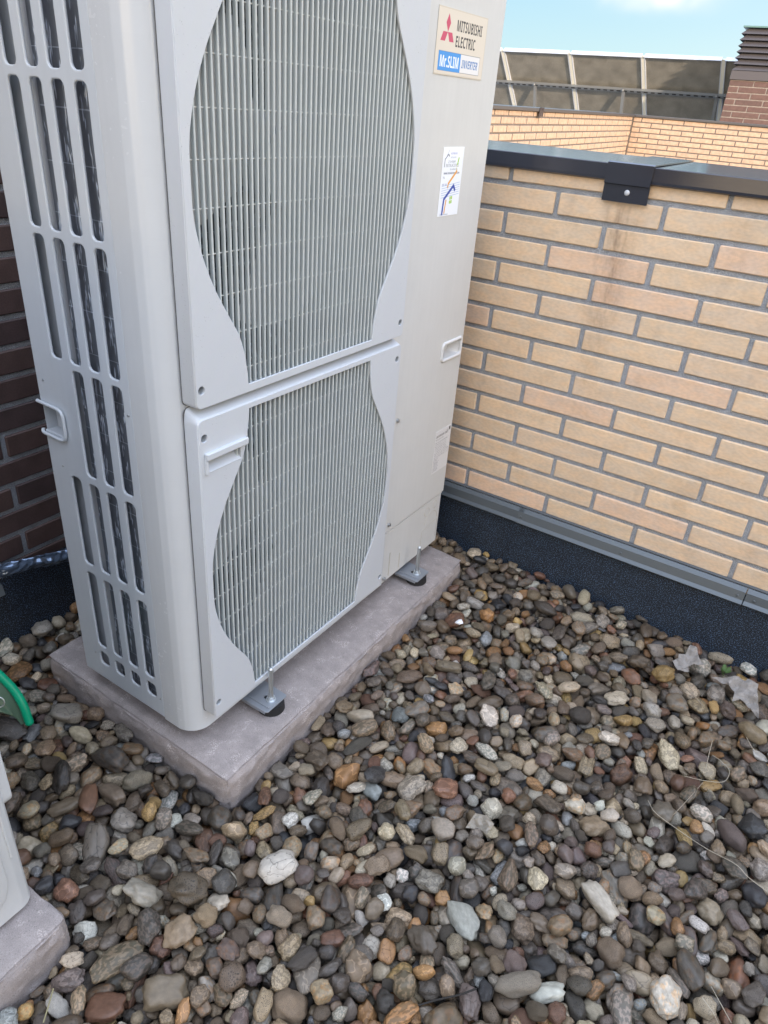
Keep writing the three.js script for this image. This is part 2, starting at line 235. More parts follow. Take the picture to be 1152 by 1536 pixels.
{ // bitumen upstand with a crumpled foil strip along its top
  const sheet = (n, m, f) => { const P = [], I = []; for (let i = 0; i <= n; i++) for (let j = 0; j <= m; j++) P.push(...f(i / n, j / m)); for (let i = 0; i < n; i++) for (let j = 0; j < m; j++) { const a = i * (m + 1) + j; I.push(a, a + 1, a + m + 1, a + 1, a + m + 2, a + m + 1); }
    const c = P.length / 3; for (let k = 0; k < c; k++) P.push(P[k * 3], P[k * 3 + 1], P[k * 3 + 2] - 0.003); const b = []; for (let k = 0; k < I.length; k += 3) b.push(I[k] + c, I[k + 2] + c, I[k + 1] + c);
    for (let i = 0; i < n; i++) for (const j of [0, m]) { const a = i * (m + 1) + j, e = a + m + 1; b.push(a, e, a + c, e, e + c, a + c); }
    const g = new THREE.BufferGeometry(); g.setAttribute('position', new THREE.BufferAttribute(new Float32Array(P), 3)); g.setIndex(I.concat(b)); g.computeVertexNormals(); return boxUV(g, 0.45); };
  mesh('bitumen_upstand', sheet(120, 12, (a, t) => { const x = lerp(-3.9, 1.08, a); return [x, lerp(0.10, -0.17, t), 0.012 + 0.02 * t + 0.05 * Math.pow(Math.max(0, t - 0.6) / 0.4, 2) + 0.002 * n2(x * 5, t * 3)]; }), bitumenM, backWall);
  const foil = std({ color: lin(0.16, 0.21, 0.29), roughness: 0.14, metalness: 0.6 });
  mesh('foil_strip', sheet(260, 10, (a, t) => { const x = lerp(-0.75, 0.6, a), drop = 0.13 * clamp(x + 0.02, -0.06, 0.4); const top = 0.150 - drop * 2.0, y = lerp(top, top - 0.034 - 0.05 * clamp(-x + 0.05, 0, 0.4), t); const cr = 0.0032 * n2(x * 42 + t * 2.2, t * 1.6) + 0.002 * n2b(x * 95 + t * 6, t * 3) + 0.004 * n2(x * 6, t * 2); return [x, y, 0.022 + 0.012 * Math.sin(t * 3) + cr]; }), foil, backWall);
  mesh('flashing', section([[0.012, 0.10], [0.030, 0.094], [0.036, 0.070], [0.030, 0.068], [0.012, 0.092]].map(([a, b]) => [-a, b]), -0.8, -0.004, 0.4).applyMatrix4(new THREE.Matrix4().set(0, 0, 1, 0, 0, 1, 0, 0, -1, 0, 0, 0, 0, 0, 0, 1)), flashM, backWall);
}

// ---------------------------------------------------------------- neighbouring roof: parapets, chimney, solar panels
const FAR = { x: 10.14, z: -2.446, y: 1.122, a1: 1.497, a2: -0.091 };
const farR = group('far_parapet_wall'); farR.position.set(FAR.x, 0, FAR.z); farR.rotation.y = -FAR.a1;
tag(farR, 'peach brick parapet across the gap, running right below the vent chimney', 'wall');
bricks(farR, { u0: 0.012, u1: 2.4, r0: 0, r1: 11, L: 0.268, p: 0.06, yTop: FAR.y, perp: (r) => -0.02 + (r % 2 ? 0 : 0.134), mats: farM, seed: 31, joint: 0.013, clipTop: 1.146, ch: 0.003 });
mesh('mortar', boxUV(bx(-0.30, 6, -9, 1.150, -0.3, -0.005), 0.4), farMortarM, farR);
bricks(farR, { u0: 2.42, u1: 5.99, r0: 0, r1: 70, L: 0.268, p: 0.06, yTop: FAR.y, perp: (r) => -0.02 + (r % 2 ? 0 : 0.134), mats: [farM[0]], seed: 32, joint: 0.013, clipTop: 1.146, merged: true });
bricks(farR, { u0: 0.012, u1: 2.4, r0: 12, r1: 70, L: 0.268, p: 0.06, yTop: FAR.y, perp: (r) => -0.02 + (r % 2 ? 0 : 0.134), mats: [farM[1]], seed: 33, joint: 0.013, merged: true });
mesh('coping', bx(-0.006, 6.02, 1.148, 1.178, -0.34, 0.025, 0.006), std({ color: lin(0.07, 0.07, 0.075), roughness: 0.38 }), farR);
const farL = group('far_parapet_wall'); farL.position.set(FAR.x, 0, FAR.z); farL.rotation.set(0, -FAR.a2, 0.0085);
tag(farL, 'peach brick parapet across the gap seen edge on, just right of the tall outdoor unit', 'wall');
bricks(farL, { u0: -6.2, u1: -0.012, r0: 0, r1: 7, L: 0.318, p: 0.06, yTop: FAR.y + 0.012, perp: (r) => -0.498 + (r % 2 ? 0 : 0.159), mats: farM, seed: 34, joint: 0.013, jointU: 0.03, clipTop: 1.146, ch: 0.003 });
mesh('mortar', boxUV(bx(-8.5, -0.001, -9, 1.150, -0.3, -0.005), 0.4), farMortarM, farL);
bricks(farL, { u0: -8.4, u1: -0.012, r0: 8, r1: 70, L: 0.318, p: 0.06, yTop: FAR.y + 0.012, perp: (r) => -0.498 + (r % 2 ? 0 : 0.159), mats: [farM[2]], seed: 35, joint: 0.013, merged: true });
mesh('coping', bx(-8.5, -0.030, 1.148, 1.178, -0.34, 0.025, 0.006), std({ color: lin(0.07, 0.07, 0.075), roughness: 0.38 }), farL);
mesh('coping_clip', bx(-4.10, -3.985, 1.11, 1.1815, 0.026, 0.031, 0.002), navyM, farL);

const chimney = group('vent_chimney'); chimney.position.set(10.5, 0, -1.44); chimney.rotation.y = -FAR.a1;
tag(chimney, 'brown brick vent chimney with dark louvred cowl at the right edge behind the parapet', 'chimney');
mesh('mortar', boxUV(bx(0.004, 1.0, 0.2, 1.64, -0.8, -0.005), 0.4), chimMortarM, chimney);
bricks(chimney, { u0: 0, u1: 1.005, r0: 0, r1: 8, L: 0.33, p: 0.068, yTop: 1.605, perp: (r) => (r % 2 ? 0.12 : 0.285), mats: chimM, seed: 41, joint: 0.013 });
{
  const lm = std({ color: lin(0.075, 0.072, 0.082), roughness: 0.5 });
  mesh('cowl_base', bx(-0.012, 1.02, 1.642, 1.74, -0.82, 0.016, 0.004), lm, chimney);
  mesh('cowl_core', bx(0.07, 0.94, 1.741, 2.15, -0.74, -0.07), lm, chimney);
  for (let i = 0; i < 7; i++) { // flared louvre blades all round
    const y = 1.745 + i * 0.063, s = new THREE.CylinderGeometry(0.635, 0.735, 0.062, 4, 1, true).rotateY(Math.PI / 4).scale(1, 1, 0.82).translate(0.505, y + 0.031, -0.405);
    const inner = new THREE.CylinderGeometry(0.63, 0.73, 0.062, 4, 1, true).rotateY(Math.PI / 4).scale(1, 1, 0.82).translate(0.505, y + 0.028, -0.405);
    mesh('louvre_blade', toCreasedNormals(mergeGeometries([s, inner]), 0.3), lm, chimney);
  }
  mesh('cowl_cap', bx(-0.01, 1.02, 2.186, 2.206, -0.83, 0.02, 0.004), std({ color: lin(0.10, 0.20, 0.20), roughness: 0.35 }), chimney);
}
{ // row of panels leaning towards the sun, seen from behind, on slotted rails
  const PX = 11, PY = 1.905, TH = Math.PI / 4, PL = 1.68, pitch = 1.066;
  const backTex = tex(512, 512, (u, v) => { const a = 0.66 + 0.10 * fbm2(u * 3, v * 3, 3) + 0.05 * n2b(u * 60, v * 60); return [a * 1.01, a, a * 0.96]; });
  const backM = std({ map: backTex, color: lin(0.60, 0.595, 0.58), roughness: 0.3 }), alu = std({ color: lin(0.62, 0.68, 0.78), metalness: 0.15, roughness: 0.4 }), cellM = std({ color: lin(0.01, 0.014, 0.03), roughness: 0.12 });
  const galv = std({ color: lin(0.26, 0.28, 0.30), metalness: 0.5, roughness: 0.5 }), dark = std({ color: lin(0.02, 0.02, 0.022), roughness: 0.8 });
  const zs = [-5.945, -4.88, -3.81, -2.745, -1.685, -0.62];
  const names = ['leftmost solar panel of the row, mostly hidden by the tall outdoor unit', 'solar panel seen from behind, second from the left in the row', 'solar panel seen from behind, in the middle of the row', 'solar panel seen from behind, next to the vent chimney', 'solar panel end showing between its row and the vent chimney cowl'];
  for (let i = 0; i < 5; i++) {
    const g = group('solar_module'); g.position.set(PX, PY, (zs[i] + zs[i + 1]) / 2); g.rotation.z = -TH; // local x runs down the slope
    tag(g, names[i], 'solar panel', 'solar panels on the neighbouring roof');
    const w = pitch - 0.045;
    mesh('backsheet', boxUV(bx(0.01, PL - 0.01, -0.012, -0.004, -w / 2 + 0.008, w / 2 - 0.008), 1.1), backM, g);
    mesh('glass', bx(0.01, PL - 0.01, 0.0, 0.004, -w / 2 + 0.008, w / 2 - 0.008), cellM, g);
    mesh('frame', mergeGeometries([bx(0, 0.012, -0.052, 0.008, -w / 2, w / 2), bx(PL - 0.012, PL, -0.038, 0.006, -w / 2, w / 2), bx(0.0125, PL - 0.0125, -0.038, 0.006, -w / 2, -w / 2 + 0.010), bx(0.0125, PL - 0.0125, -0.038, 0.006, w / 2 - 0.010, w / 2)]), alu, g);
  }
  const rack = group('solar_rack'); rack.position.set(PX, PY, 0); tag(rack, 'galvanised rack of slotted rails and legs holding up the solar panels', 'rack');
  const c = Math.cos(TH), s = Math.sin(TH), at = (t, off) => [t * c - off * s, -t * s - off * c];
  for (const t of [0.54, 1.25]) { const [x, y] = at(t, 0.062); mesh('rail', new THREE.BoxGeometry(0.041, 0.041, 5.6).rotateZ(-TH).translate(x, y, -3.2), galv, rack); const H = []; for (let z = -5.9; z < -0.5; z += 0.1) { const [x2, y2] = at(t, 0.0835); H.push(new THREE.BoxGeometry(0.018, 0.002, 0.055).rotateZ(-TH).translate(x2, y2, z)); } mesh('rail_slots', mergeGeometries(H), dark, rack).userData.kind = 'stuff'; }
  for (const z of [-5.5, -4.42, -3.03, -1.72]) { const [x, y] = at(0.54, 0.10); const a = V(x + 0.02, y + 0.05, z), b = V(x + 0.20, -0.9, z), l = a.distanceTo(b), g = new THREE.BoxGeometry(0.041, l, 0.041).applyQuaternion(new THREE.Quaternion().setFromUnitVectors(V(0, -1, 0), b.clone().sub(a).normalize())).translate((a.x + b.x) / 2, (a.y + b.y) / 2, z); mesh('leg', g, galv, rack); mesh('bolt', new THREE.SphereGeometry(0.02, 10, 8).translate(x - 0.02, y + 0.02, z), galv, rack); }
  for (const z of zs.slice(1, 5)) mesh('bright_gap_strip', new THREE.BoxGeometry(PL, 0.012, 0.044).rotateZ(-TH).translate(PL / 2 * c - 0.03 * s, -PL / 2 * s - 0.03 * c, z), std({ color: lin(0.80, 0.80, 0.72), roughness: 0.5 }), rack);  // pale strips added in the panel gaps, light showing there put into their colour
}
{ // unseen house added behind the viewer to block the low sun
  const h = group('sun_block_house'); h.position.set(-0.87, 0, 3.5); h.rotation.y = Math.PI; // local x runs to world -x, face towards the terrace
  tag(h, 'unseen buff brick house added behind the viewpoint to shade the terrace', 'building');
  mesh('mortar', boxUV(bx(0, 7, -0.2, 2.6, -3, -0.006), 0.25), mortarM, h);
  bricks(h, { u0: 0, u1: 7, r0: 0, r1: 42, L: BL, p: BP, yTop: 2.55, perp: (r) => (r % 2 ? 0 : BL / 2), mats: [std({ color: lin(0.60, 0.44, 0.29), roughness: 0.65 })], seed: 61, merged: true });
  mesh('door_frame', mergeGeometries([bx(2.0, 2.06, -0.1, 2.1, 0.002, 0.03), bx(2.94, 3.0, -0.1, 2.1, 0.002, 0.03), bx(2.0605, 2.9395, 2.04, 2.1, 0.002, 0.03)]), navyM, h);
  mesh('door', bx(2.061, 2.939, -0.1, 2.039, 0.002, 0.02), galvM, h);
  mesh('coping', bx(-0.04, 7.04, 2.601, 2.64, -3.04, 0.04, 0.006), navyM, h);
}
{ // roofs and street far below
  const roofM = std({ color: lin(0.8, 0.77, 0.72), roughness: 0.95, map: mortarTex });
  const g = mesh('ground', new THREE.CircleGeometry(3000, 64).rotateX(-Math.PI / 2).translate(0, -9, 0), std({ color: lin(0.12, 0.12, 0.115), roughness: 0.95 }), scene); g.userData.kind = 'structure';
  const r = mesh('roof', boxUV(bx(10.5, 26, -9, 0.15, -14, 9), 1), roofM, scene); r.userData.kind = 'structure';
}

// ---------------------------------------------------------------- the tall outdoor unit
const W = 0.95, D = 0.325, H = 1.35;
const unit = group('outdoor_unit');
tag(unit, 'tall cream outdoor air conditioning unit with two hourglass fan grilles on a grey slab', 'air conditioner');
{
  // front casing with rounded left corner
  const R0 = 0.045, o = [], inn = [], t = 0.0016;
  o.push([0, -0.0815]); for (let i = 0; i <= 14; i++) { const a = Math.PI - (i / 14) * Math.PI / 2; o.push([R0 + R0 * Math.cos(a), -R0 + R0 * Math.sin(a)]); } o.push([0.0455, 0]);
  for (const [x, z] of o.slice().reverse()) { const cx = Math.max(x, R0), cz = Math.min(z, -R0); const dx = x - cx, dz = z - cz, l = Math.hypot(dx, dz) || 1; inn.push([x - (dx / l) * t, z - (dz / l) * t]); }
  inn[0] = [0.0455, -t]; inn[inn.length - 1] = [t, -0.0815];
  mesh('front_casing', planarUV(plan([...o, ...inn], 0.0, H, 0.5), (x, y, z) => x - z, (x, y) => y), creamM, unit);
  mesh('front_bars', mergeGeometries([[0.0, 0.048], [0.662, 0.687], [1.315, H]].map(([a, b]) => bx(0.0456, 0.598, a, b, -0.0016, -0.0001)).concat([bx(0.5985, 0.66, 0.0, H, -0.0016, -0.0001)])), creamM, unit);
  // perforated side panel (local x = world z, local z = -world x)
  const s = new THREE.Shape(); const nz0 = -D, nz1 = -0.083;
  s.moveTo(nz0, 0.004); s.lineTo(nz1, 0.004); s.lineTo(nz1, H); s.lineTo(nz0, H); s.lineTo(nz0, 0.609); s.lineTo(-0.273, 0.6095); s.absarc(-0.273, 0.5995, 0.010, Math.PI / 2, 0, true); s.lineTo(-0.263, 0.567); s.absarc(-0.273, 0.567, 0.010, 0, -Math.PI / 2, true); s.lineTo(nz0, 0.557); s.closePath();
  const cols = [[-0.2705, -0.2435], [-0.2225, -0.1955], [-0.1755, -0.1485], [-0.1275, -0.1015]], rows = [[1.113, 1.325], [0.9075, 1.1005], [0.7045, 0.8965], [0.5005, 0.6925], [0.2975, 0.4855], [0.0935, 0.2775], [0.044, 0.0775]];
  rows.forEach(([a, b], r) => cols.forEach(([c, d], k) => { if (r === 3 && k === 0) return; s.holes.push(roundRect(c - 0.001, d + 0.001, a - 0.001, b + 0.001, 0.0095)); }));
  const bev = 0.0022, g = new THREE.ExtrudeGeometry(s, { depth: 0.0006, bevelEnabled: true, bevelThickness: 0.0022, bevelSize: bev, bevelOffset: -bev * 0.5, bevelSegments: 3, curveSegments: 8 }).translate(0, 0, -0.0028 - 0.0004);
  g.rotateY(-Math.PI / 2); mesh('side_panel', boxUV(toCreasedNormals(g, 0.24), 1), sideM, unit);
  // things seen through the slots
  mesh('heat_exchanger', planarUV(bx(0.019, 0.050, 0.02, 1.33, -0.232, -0.088), (x, y, z) => z / 0.20, (x, y, z) => y / 0.62), coilM, unit);
  mesh('inner_plate', mergeGeometries([bx(0.024, 0.026, 0.02, 1.33, -D + 0.002, -0.2335), bx(0.0035, 0.026, 0.02, 1.33, -D, -D + 0.0015)]), innerM, unit);
  mesh('rear_coil', planarUV(bx(0.06, 0.935, 0.03, 1.32, -D + 0.006, -D + 0.035), (x, y) => x / 0.3, (x, y) => y / 0.62), coilM, unit);
  mesh('chassis', mergeGeometries([bx(0.945, W, 0.004, H - 0.002, -D, -0.003), bx(0.03, 0.944, -0.002, 0.018, -D + 0.002, -0.02), bx(0.002, W - 0.001, H + 0.0005, H + 0.012, -D, 0.01)]), innerM, unit);
  mesh('partition', bx(0.640, 0.643, 0.02, 1.33, -0.285, -0.006), innerM, unit);
  // side grip: bent rim round the notch, and its ledge
  const grip = group('side_grip', unit);
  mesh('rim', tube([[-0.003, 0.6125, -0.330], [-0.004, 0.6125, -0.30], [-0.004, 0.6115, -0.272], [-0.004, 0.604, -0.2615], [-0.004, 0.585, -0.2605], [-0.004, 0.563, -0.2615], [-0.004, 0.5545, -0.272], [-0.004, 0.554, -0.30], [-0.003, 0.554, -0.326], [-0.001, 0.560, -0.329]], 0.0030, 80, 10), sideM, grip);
  mesh('ledge', mergeGeometries([bx(0.001, 0.032, 0.5545, 0.5575, -0.325, -0.262), bx(0.0325, 0.035, 0.5545, 0.60, -0.325, -0.262)]), innerM, grip);
  for (const [y, z] of [[0.655, -0.306], [0.652, -0.0905], [0.498, -0.2895], [0.066, -0.283], [0.052, -0.0875]]) mesh('screw', new THREE.SphereGeometry(0.0022, 10, 6).scale(0.4, 1, 1).translate(-0.0008, y, z), steelM, unit);

  // fan grilles
  const hwPts = [[0, 0.275], [0.05, 0.272], [0.1, 0.259], [0.145, 0.239], [0.185, 0.215], [0.225, 0.191], [0.27, 0.179], [0.305, 0.175]];
  const hwCurve = new THREE.SplineCurve(hwPts.map(([a, b]) => new THREE.Vector2(b, a)));
  const hwS = hwCurve.getPoints(60); // points (hw, dy)
  const hw = (dy) => { dy = Math.abs(dy); for (let i = 1; i < hwS.length; i++) if (hwS[i].y >= dy) return lerp(hwS[i - 1].x, hwS[i].x, (dy - hwS[i - 1].y) / (hwS[i].y - hwS[i - 1].y)); return 0.175; };
  const dyAt = (off) => { off = Math.abs(off); if (off <= 0.176) return 9; for (let i = 1; i < hwS.length; i++) if (hwS[i].x <= off) return lerp(hwS[i - 1].y, hwS[i].y, (hwS[i - 1].x - off) / (hwS[i - 1].x - hwS[i].x)); return 9; };
  const GX0 = 0.0305, GX1 = 0.6085, CX = 0.3185, ZF = 0.030;
  const slatProfile = new THREE.Shape([[-0.0010, 0], [0.0010, 0], [0.0016, 0.0035], [0.0016, 0.0062], [0.0007, 0.0072], [-0.0007, 0.0072], [-0.0016, 0.0062], [-0.0016, 0.0035]].map(([x, z]) => new THREE.Vector2(x, -z)));
  const slatG = toCreasedNormals(new THREE.ExtrudeGeometry(slatProfile, { depth: 1, bevelEnabled: false }).rotateX(-Math.PI / 2), 0.7);
  const wireG = new THREE.CylinderGeometry(0.0011, 0.0011, 1, 7).rotateZ(Math.PI / 2);
  const fanM = std({ color: lin(0.42, 0.44, 0.45), roughness: 0.6 });
  for (const [yc, y0, y1, part] of [[1.0005, 0.6835, 1.3175, 'upper'], [0.3535, 0.0455, 0.667, 'lower']]) {
    const grille = group('fan_grille', unit); grille.userData.label = part + ' fan grille with hourglass opening of thin vertical slats';
    const h0 = Math.max(-0.303, y0 + 0.0105 - yc), h1 = Math.min(0.303, y1 - 0.009 - yc);
    const outer = (inset) => roundRect(GX0 + inset, GX1 - inset, y0 + inset, y1 - inset, 0.011 - inset, THREE.Shape);
    const holePts = []; const N = 90;
    for (let i = 0; i <= N; i++) { const dy = lerp(h0, h1, i / N); holePts.push(new THREE.Vector2(CX + hw(dy), yc + dy)); }
    for (let i = N; i >= 0; i--) { const dy = lerp(h0, h1, i / N); holePts.push(new THREE.Vector2(CX - hw(dy), yc + dy)); }
    const face = outer(0.0015); face.holes.push(new THREE.Path(holePts));
    const bolts = part === 'upper' ? [[0.0425, 0.7135], [0.5945, 0.7135], [0.0425, 1.285], [0.5955, 1.285]] : [[0.0425, 0.6355], [0.5945, 0.6355], [0.0420, 0.0815], [0.598, 0.0725]];
    for (const [x, y] of bolts) { const q = new THREE.Path(); q.absarc(x, y, 0.0068, 0, Math.PI * 2); face.holes.push(q); }
    const GR = { x0: 0.0445, x1: 0.1215, y0: 0.5745, y1: 0.5985 };
    if (part === 'lower') face.holes.push(new THREE.Path([[GR.x0, GR.y0], [GR.x1, GR.y0], [GR.x1, GR.y1], [GR.x0, GR.y1]].map((p) => new THREE.Vector2(...p))));
    const plate = new THREE.ExtrudeGeometry(face, { depth: 0.0022, bevelEnabled: true, bevelThickness: 0.0008, bevelSize: 0.0008, bevelOffset: -0.0004, bevelSegments: 2, curveSegments: 10 }).translate(0, 0, ZF - 0.0030);
    // skirt: side walls of the frame down to the casing
    const ring = []; { const pts = outer(0).getPoints(10); const P = [], I = []; pts.forEach((p, i) => { const k = sstep(y1 - 0.0115, y1 - 0.001, p.y) * 0.0125, ix = p.x > CX ? -1 : 1, iy = p.y > yc ? -1 : 1; P.push(p.x, p.y + k, 0.0008, p.x, p.y, ZF - 0.0024, p.x + ix * 0.0016, p.y + iy * 0.0016, ZF - 0.0010, p.x + ix * 0.004, p.y + iy * 0.004 + k, 0.0008); if (i) { const a = (i - 1) * 4, b = i * 4; for (const [k, l] of [[0, 1], [1, 2], [2, 3], [3, 0]]) I.push(a + k, b + k, a + l, b + k, b + l, a + l); } });
      const q = new THREE.BufferGeometry(); q.setAttribute('position', new THREE.BufferAttribute(new Float32Array(P), 3)); q.setIndex(I); q.computeVertexNormals(); ring.push(q.toNonIndexed()); }
    plate.deleteAttribute('uv'); ring[0].computeVertexNormals();
    const frameG = toCreasedNormals(mergeGeometries([plate, ring[0]].map((q) => { q.deleteAttribute('uv'); return q; })), 0.3);
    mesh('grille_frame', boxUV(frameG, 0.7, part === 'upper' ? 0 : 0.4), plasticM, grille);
    for (const [x, y] of bolts) { const b = mesh('bolt_well', new THREE.CylinderGeometry(0.0070, 0.0062, 0.012, 18, 1, true).rotateX(Math.PI / 2).translate(x, y, ZF - 0.0085), plugM, grille); const c2 = mesh('bolt', cyl(0.0060, 0.0060, 0.003, 16, 0, 0, 0).rotateX(Math.PI / 2).translate(x, y, ZF - 0.0135), plugM, grille); }
    { const gk = roundRect(GX0 - 0.0011, GX1 + 0.0008, y0 - 0.0006, y1 + 0.0135, 0.011, THREE.Shape); gk.holes.push(roundRect(GX0 + 0.002, GX1 - 0.002, y0 + 0.002, y1 - 0.002, 0.009)); mesh('gasket', new THREE.ExtrudeGeometry(gk, { depth: 0.0007, bevelEnabled: false, curveSegments: 8 }).translate(0, 0, 0.0001), std({ color: lin(0.12, 0.125, 0.13), roughness: 0.9 }), grille); }
    // slats
    for (let k = -24; k <= 24; k++) { const off = k * 0.01178, dy = dyAt(Math.max(0, Math.abs(off) - 0.014)); const a = Math.max(h0 - 0.003, -dy - 0.004), b = Math.min(h1 + 0.003, dy + 0.004); const m = mesh('slat', slatG, slatM, grille); m.scale.y = b - a; m.position.set(CX + off, yc + a, 0.0188 + 0.0002 * Math.sin(k * 5.1)); m.rotation.y = 0.012 * Math.sin(k * 7.7); }
    for (let k = -5; k <= 5; k++) { const y = part === 'upper' ? 0.9625 + k * 0.0602 : 0.3755 + k * 0.0602; const dy = y - yc; if (dy < h0 + 0.008 || dy > h1 - 0.008) continue; const w = mesh('wire', wireG, wireM, grille); w.scale.x = hw(dy) * 2 + 0.004; w.position.set(CX, y, 0.0195); }
    // fan behind
    const fan = group('fan', unit); fan.position.set(CX, yc, -0.06);
    mesh('hub', cyl(0.06, 0.06, 0.05, 24, 0, 0, 0).rotateX(Math.PI / 2), fanM, fan);
    for (let i = 0; i < 3; i++) { const q = new THREE.RingGeometry(0.058, 0.255, 12, 6, i * 2.094, 1.55), p = q.attributes.position; for (let j = 0; j < p.count; j++) { const a = Math.atan2(p.getY(j), p.getX(j)) - i * 2.094; p.setZ(j, 0.018 - 0.03 * ((a + 6.2832) % 6.2832)); } q.computeVertexNormals(); mesh('blade', q, fanM, fan); }
    if (part === 'lower') { // moulded pull: pocket under a hood
      const pull = group('pull_handle', grille);
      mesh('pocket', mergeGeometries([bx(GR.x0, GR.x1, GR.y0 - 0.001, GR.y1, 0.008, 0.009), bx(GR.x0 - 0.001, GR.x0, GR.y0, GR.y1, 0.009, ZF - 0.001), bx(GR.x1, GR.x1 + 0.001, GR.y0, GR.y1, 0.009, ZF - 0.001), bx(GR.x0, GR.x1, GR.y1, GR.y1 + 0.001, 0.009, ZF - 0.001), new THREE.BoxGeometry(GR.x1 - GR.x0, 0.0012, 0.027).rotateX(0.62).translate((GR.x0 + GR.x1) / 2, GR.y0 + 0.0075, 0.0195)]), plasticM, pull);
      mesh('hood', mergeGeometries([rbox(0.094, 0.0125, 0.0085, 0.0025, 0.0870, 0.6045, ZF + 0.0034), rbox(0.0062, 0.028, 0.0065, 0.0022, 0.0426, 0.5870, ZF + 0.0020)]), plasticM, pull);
    }
  }
  // service panels on the right
  const sp = group('service_panel', unit); sp.userData.label = 'large upper service panel with badge, sticker and rating label';
  const HX0 = 0.8455, HX1 = 0.9385, HY0 = 0.5665, HY1 = 0.607;
  const f = new THREE.Shape([[0.615, 0.166], [W, 0.166], [W, 1.34], [0.615, 1.34]].map((p) => new THREE.Vector2(...p))); f.holes.push(roundRect(HX0, HX1, HY0, HY1, 0.009));
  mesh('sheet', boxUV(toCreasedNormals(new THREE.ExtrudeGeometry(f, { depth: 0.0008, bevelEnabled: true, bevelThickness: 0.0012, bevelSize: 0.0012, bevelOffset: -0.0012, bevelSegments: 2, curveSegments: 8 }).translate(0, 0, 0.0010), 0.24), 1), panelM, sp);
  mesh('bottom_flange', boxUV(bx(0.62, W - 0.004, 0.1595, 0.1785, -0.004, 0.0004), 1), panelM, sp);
  const hp = group('hand_hold', sp);
  { const rimPath = roundRect(HX0 - 0.001, HX1 + 0.001, HY0 - 0.001, HY1 + 0.001, 0.010).getPoints(8).map((p) => V(p.x, p.y, 0.0032)); rimPath.pop(); mesh('hand_hold_rim', tube(rimPath, 0.0042, 120, 8, true), std({ color: lin(0.70, 0.71, 0.71), roughness: 0.35 }), sp);
    sp.remove(hp);
    const pk = [[HX0, HY0, HX1, HY1, 0.003], [HX0 + 0.012, HY0 + 0.006, HX1 - 0.016, HY1 - 0.003, -0.026]]; const P = []; const ringAt = ([a, b, c, d, z]) => roundRect(a, c, b, d, 0.009).getPoints(6).map((p) => [p.x, p.y, z]); const A = ringAt(pk[0]), B = ringAt(pk[1]);
    for (let i = 1; i < A.length; i++) P.push(...A[i - 1], ...A[i], ...B[i - 1], ...A[i], ...B[i], ...B[i - 1]); for (let i = 1; i < B.length - 1; i++) P.push(...B[0], ...B[i], ...B[i + 1]);
    const q = new THREE.BufferGeometry(); q.setAttribute('position', new THREE.BufferAttribute(new Float32Array(P), 3)); mesh('hand_hold', toCreasedNormals(q, 0.9), std({ color: lin(0.66, 0.67, 0.67), roughness: 0.4 }), sp); }
  const lp = group('wiring_panel', unit); lp.userData.label = 'small lower panel with knock-out outlines';
  mesh('sheet', boxUV(bx(0.617, W - 0.006, 0.002, 0.1565, -0.006, -0.0006, 0.001), 1), panelM, lp);
  const ringM = enamel(lin(0.56, 0.54, 0.48));
  const arc = (cx, cy, r, a0, a1) => { const p = []; for (let i = 0; i <= 20; i++) { const a = lerp(a0, a1, i / 20); p.push([cx + r * Math.cos(a), cy + r * Math.sin(a), -0.0006]); } return p; };
  mesh('knock_out', tube(arc(0.872, 0.128, 0.013, 0, 6.2), 0.0009, 40, 5), ringM, lp); mesh('knock_out', tube(arc(0.915, 0.135, 0.011, 0, 6.2), 0.0009, 40, 5), ringM, lp);
  mesh('knock_out', tube(arc(0.90, 0.083, 0.036, 0.1, 3.05), 0.0009, 40, 5), ringM, lp);
  mesh('knock_out', tube([[0.855, 0.022, -0.0006], [0.855, 0.066, -0.0006], [0.862, 0.073, -0.0006], [0.900, 0.079, -0.0006], [0.934, 0.079, -0.0006], [0.938, 0.072, -0.0006], [0.938, 0.02, -0.0006]], 0.0009, 60, 5), ringM, lp);
  for (const [a, b] of [[0.690, 0.085], [0.740, 0.06]]) mesh('rib', bx(a, a + 0.003, 0.012, b, -0.0012, 0.0008, 0.0006), ringM, lp);
  for (const [x, y] of [[0.6635, 0.4665], [0.6655, 0.184], [0.6665, 0.0165]]) { const sc = mesh('screw', mergeGeometries([cyl(0.0058, 0.0058, 0.0012, 16, 0, 0, 0), cyl(0.004, 0.0044, 0.004, 6, 0, 0.0024, 0)]).rotateX(Math.PI / 2).translate(x, y, 0.0034), steelM, unit); }
  // badge, sticker, rating label: flat print on thin plates
  const badgeT = canvasTex(780, 424, (c, w, h) => {
    c.fillStyle = '#c9c0b0'; c.fillRect(0, 0, w, h); c.fillStyle = '#d6cec1'; c.fillRect(8, 8, w - 16, h - 16);
    c.fillStyle = '#c13a63'; const dia = (cx, cy, a) => { c.save(); c.translate(cx, cy); c.rotate(a); c.beginPath(); c.moveTo(0, 0); c.lineTo(34, -58); c.lineTo(0, -116); c.lineTo(-34, -58); c.closePath(); c.fill(); c.restore(); }; for (const a of [0, 2.0944, -2.0944]) dia(158, 150, a);
    c.fillStyle = '#26242a'; c.textAlign = 'left'; const txt = (s, x, y, px, sx, st = '') => { c.save(); c.translate(x, y); c.scale(sx, 1); c.font = st + ' ' + px + 'px sans-serif'; c.fillText(s, 0, 0); c.restore(); };
    txt('MITSUBISHI', 284, 132, 98, 0.74, 'bold'); txt('ELECTRIC', 284, 232, 98, 0.74, 'bold');
    c.strokeStyle = '#6b6e76'; c.lineWidth = 3; c.fillStyle = '#dfe0e2'; c.fillRect(52, 272, 664, 124); c.strokeRect(52, 272, 664, 124);
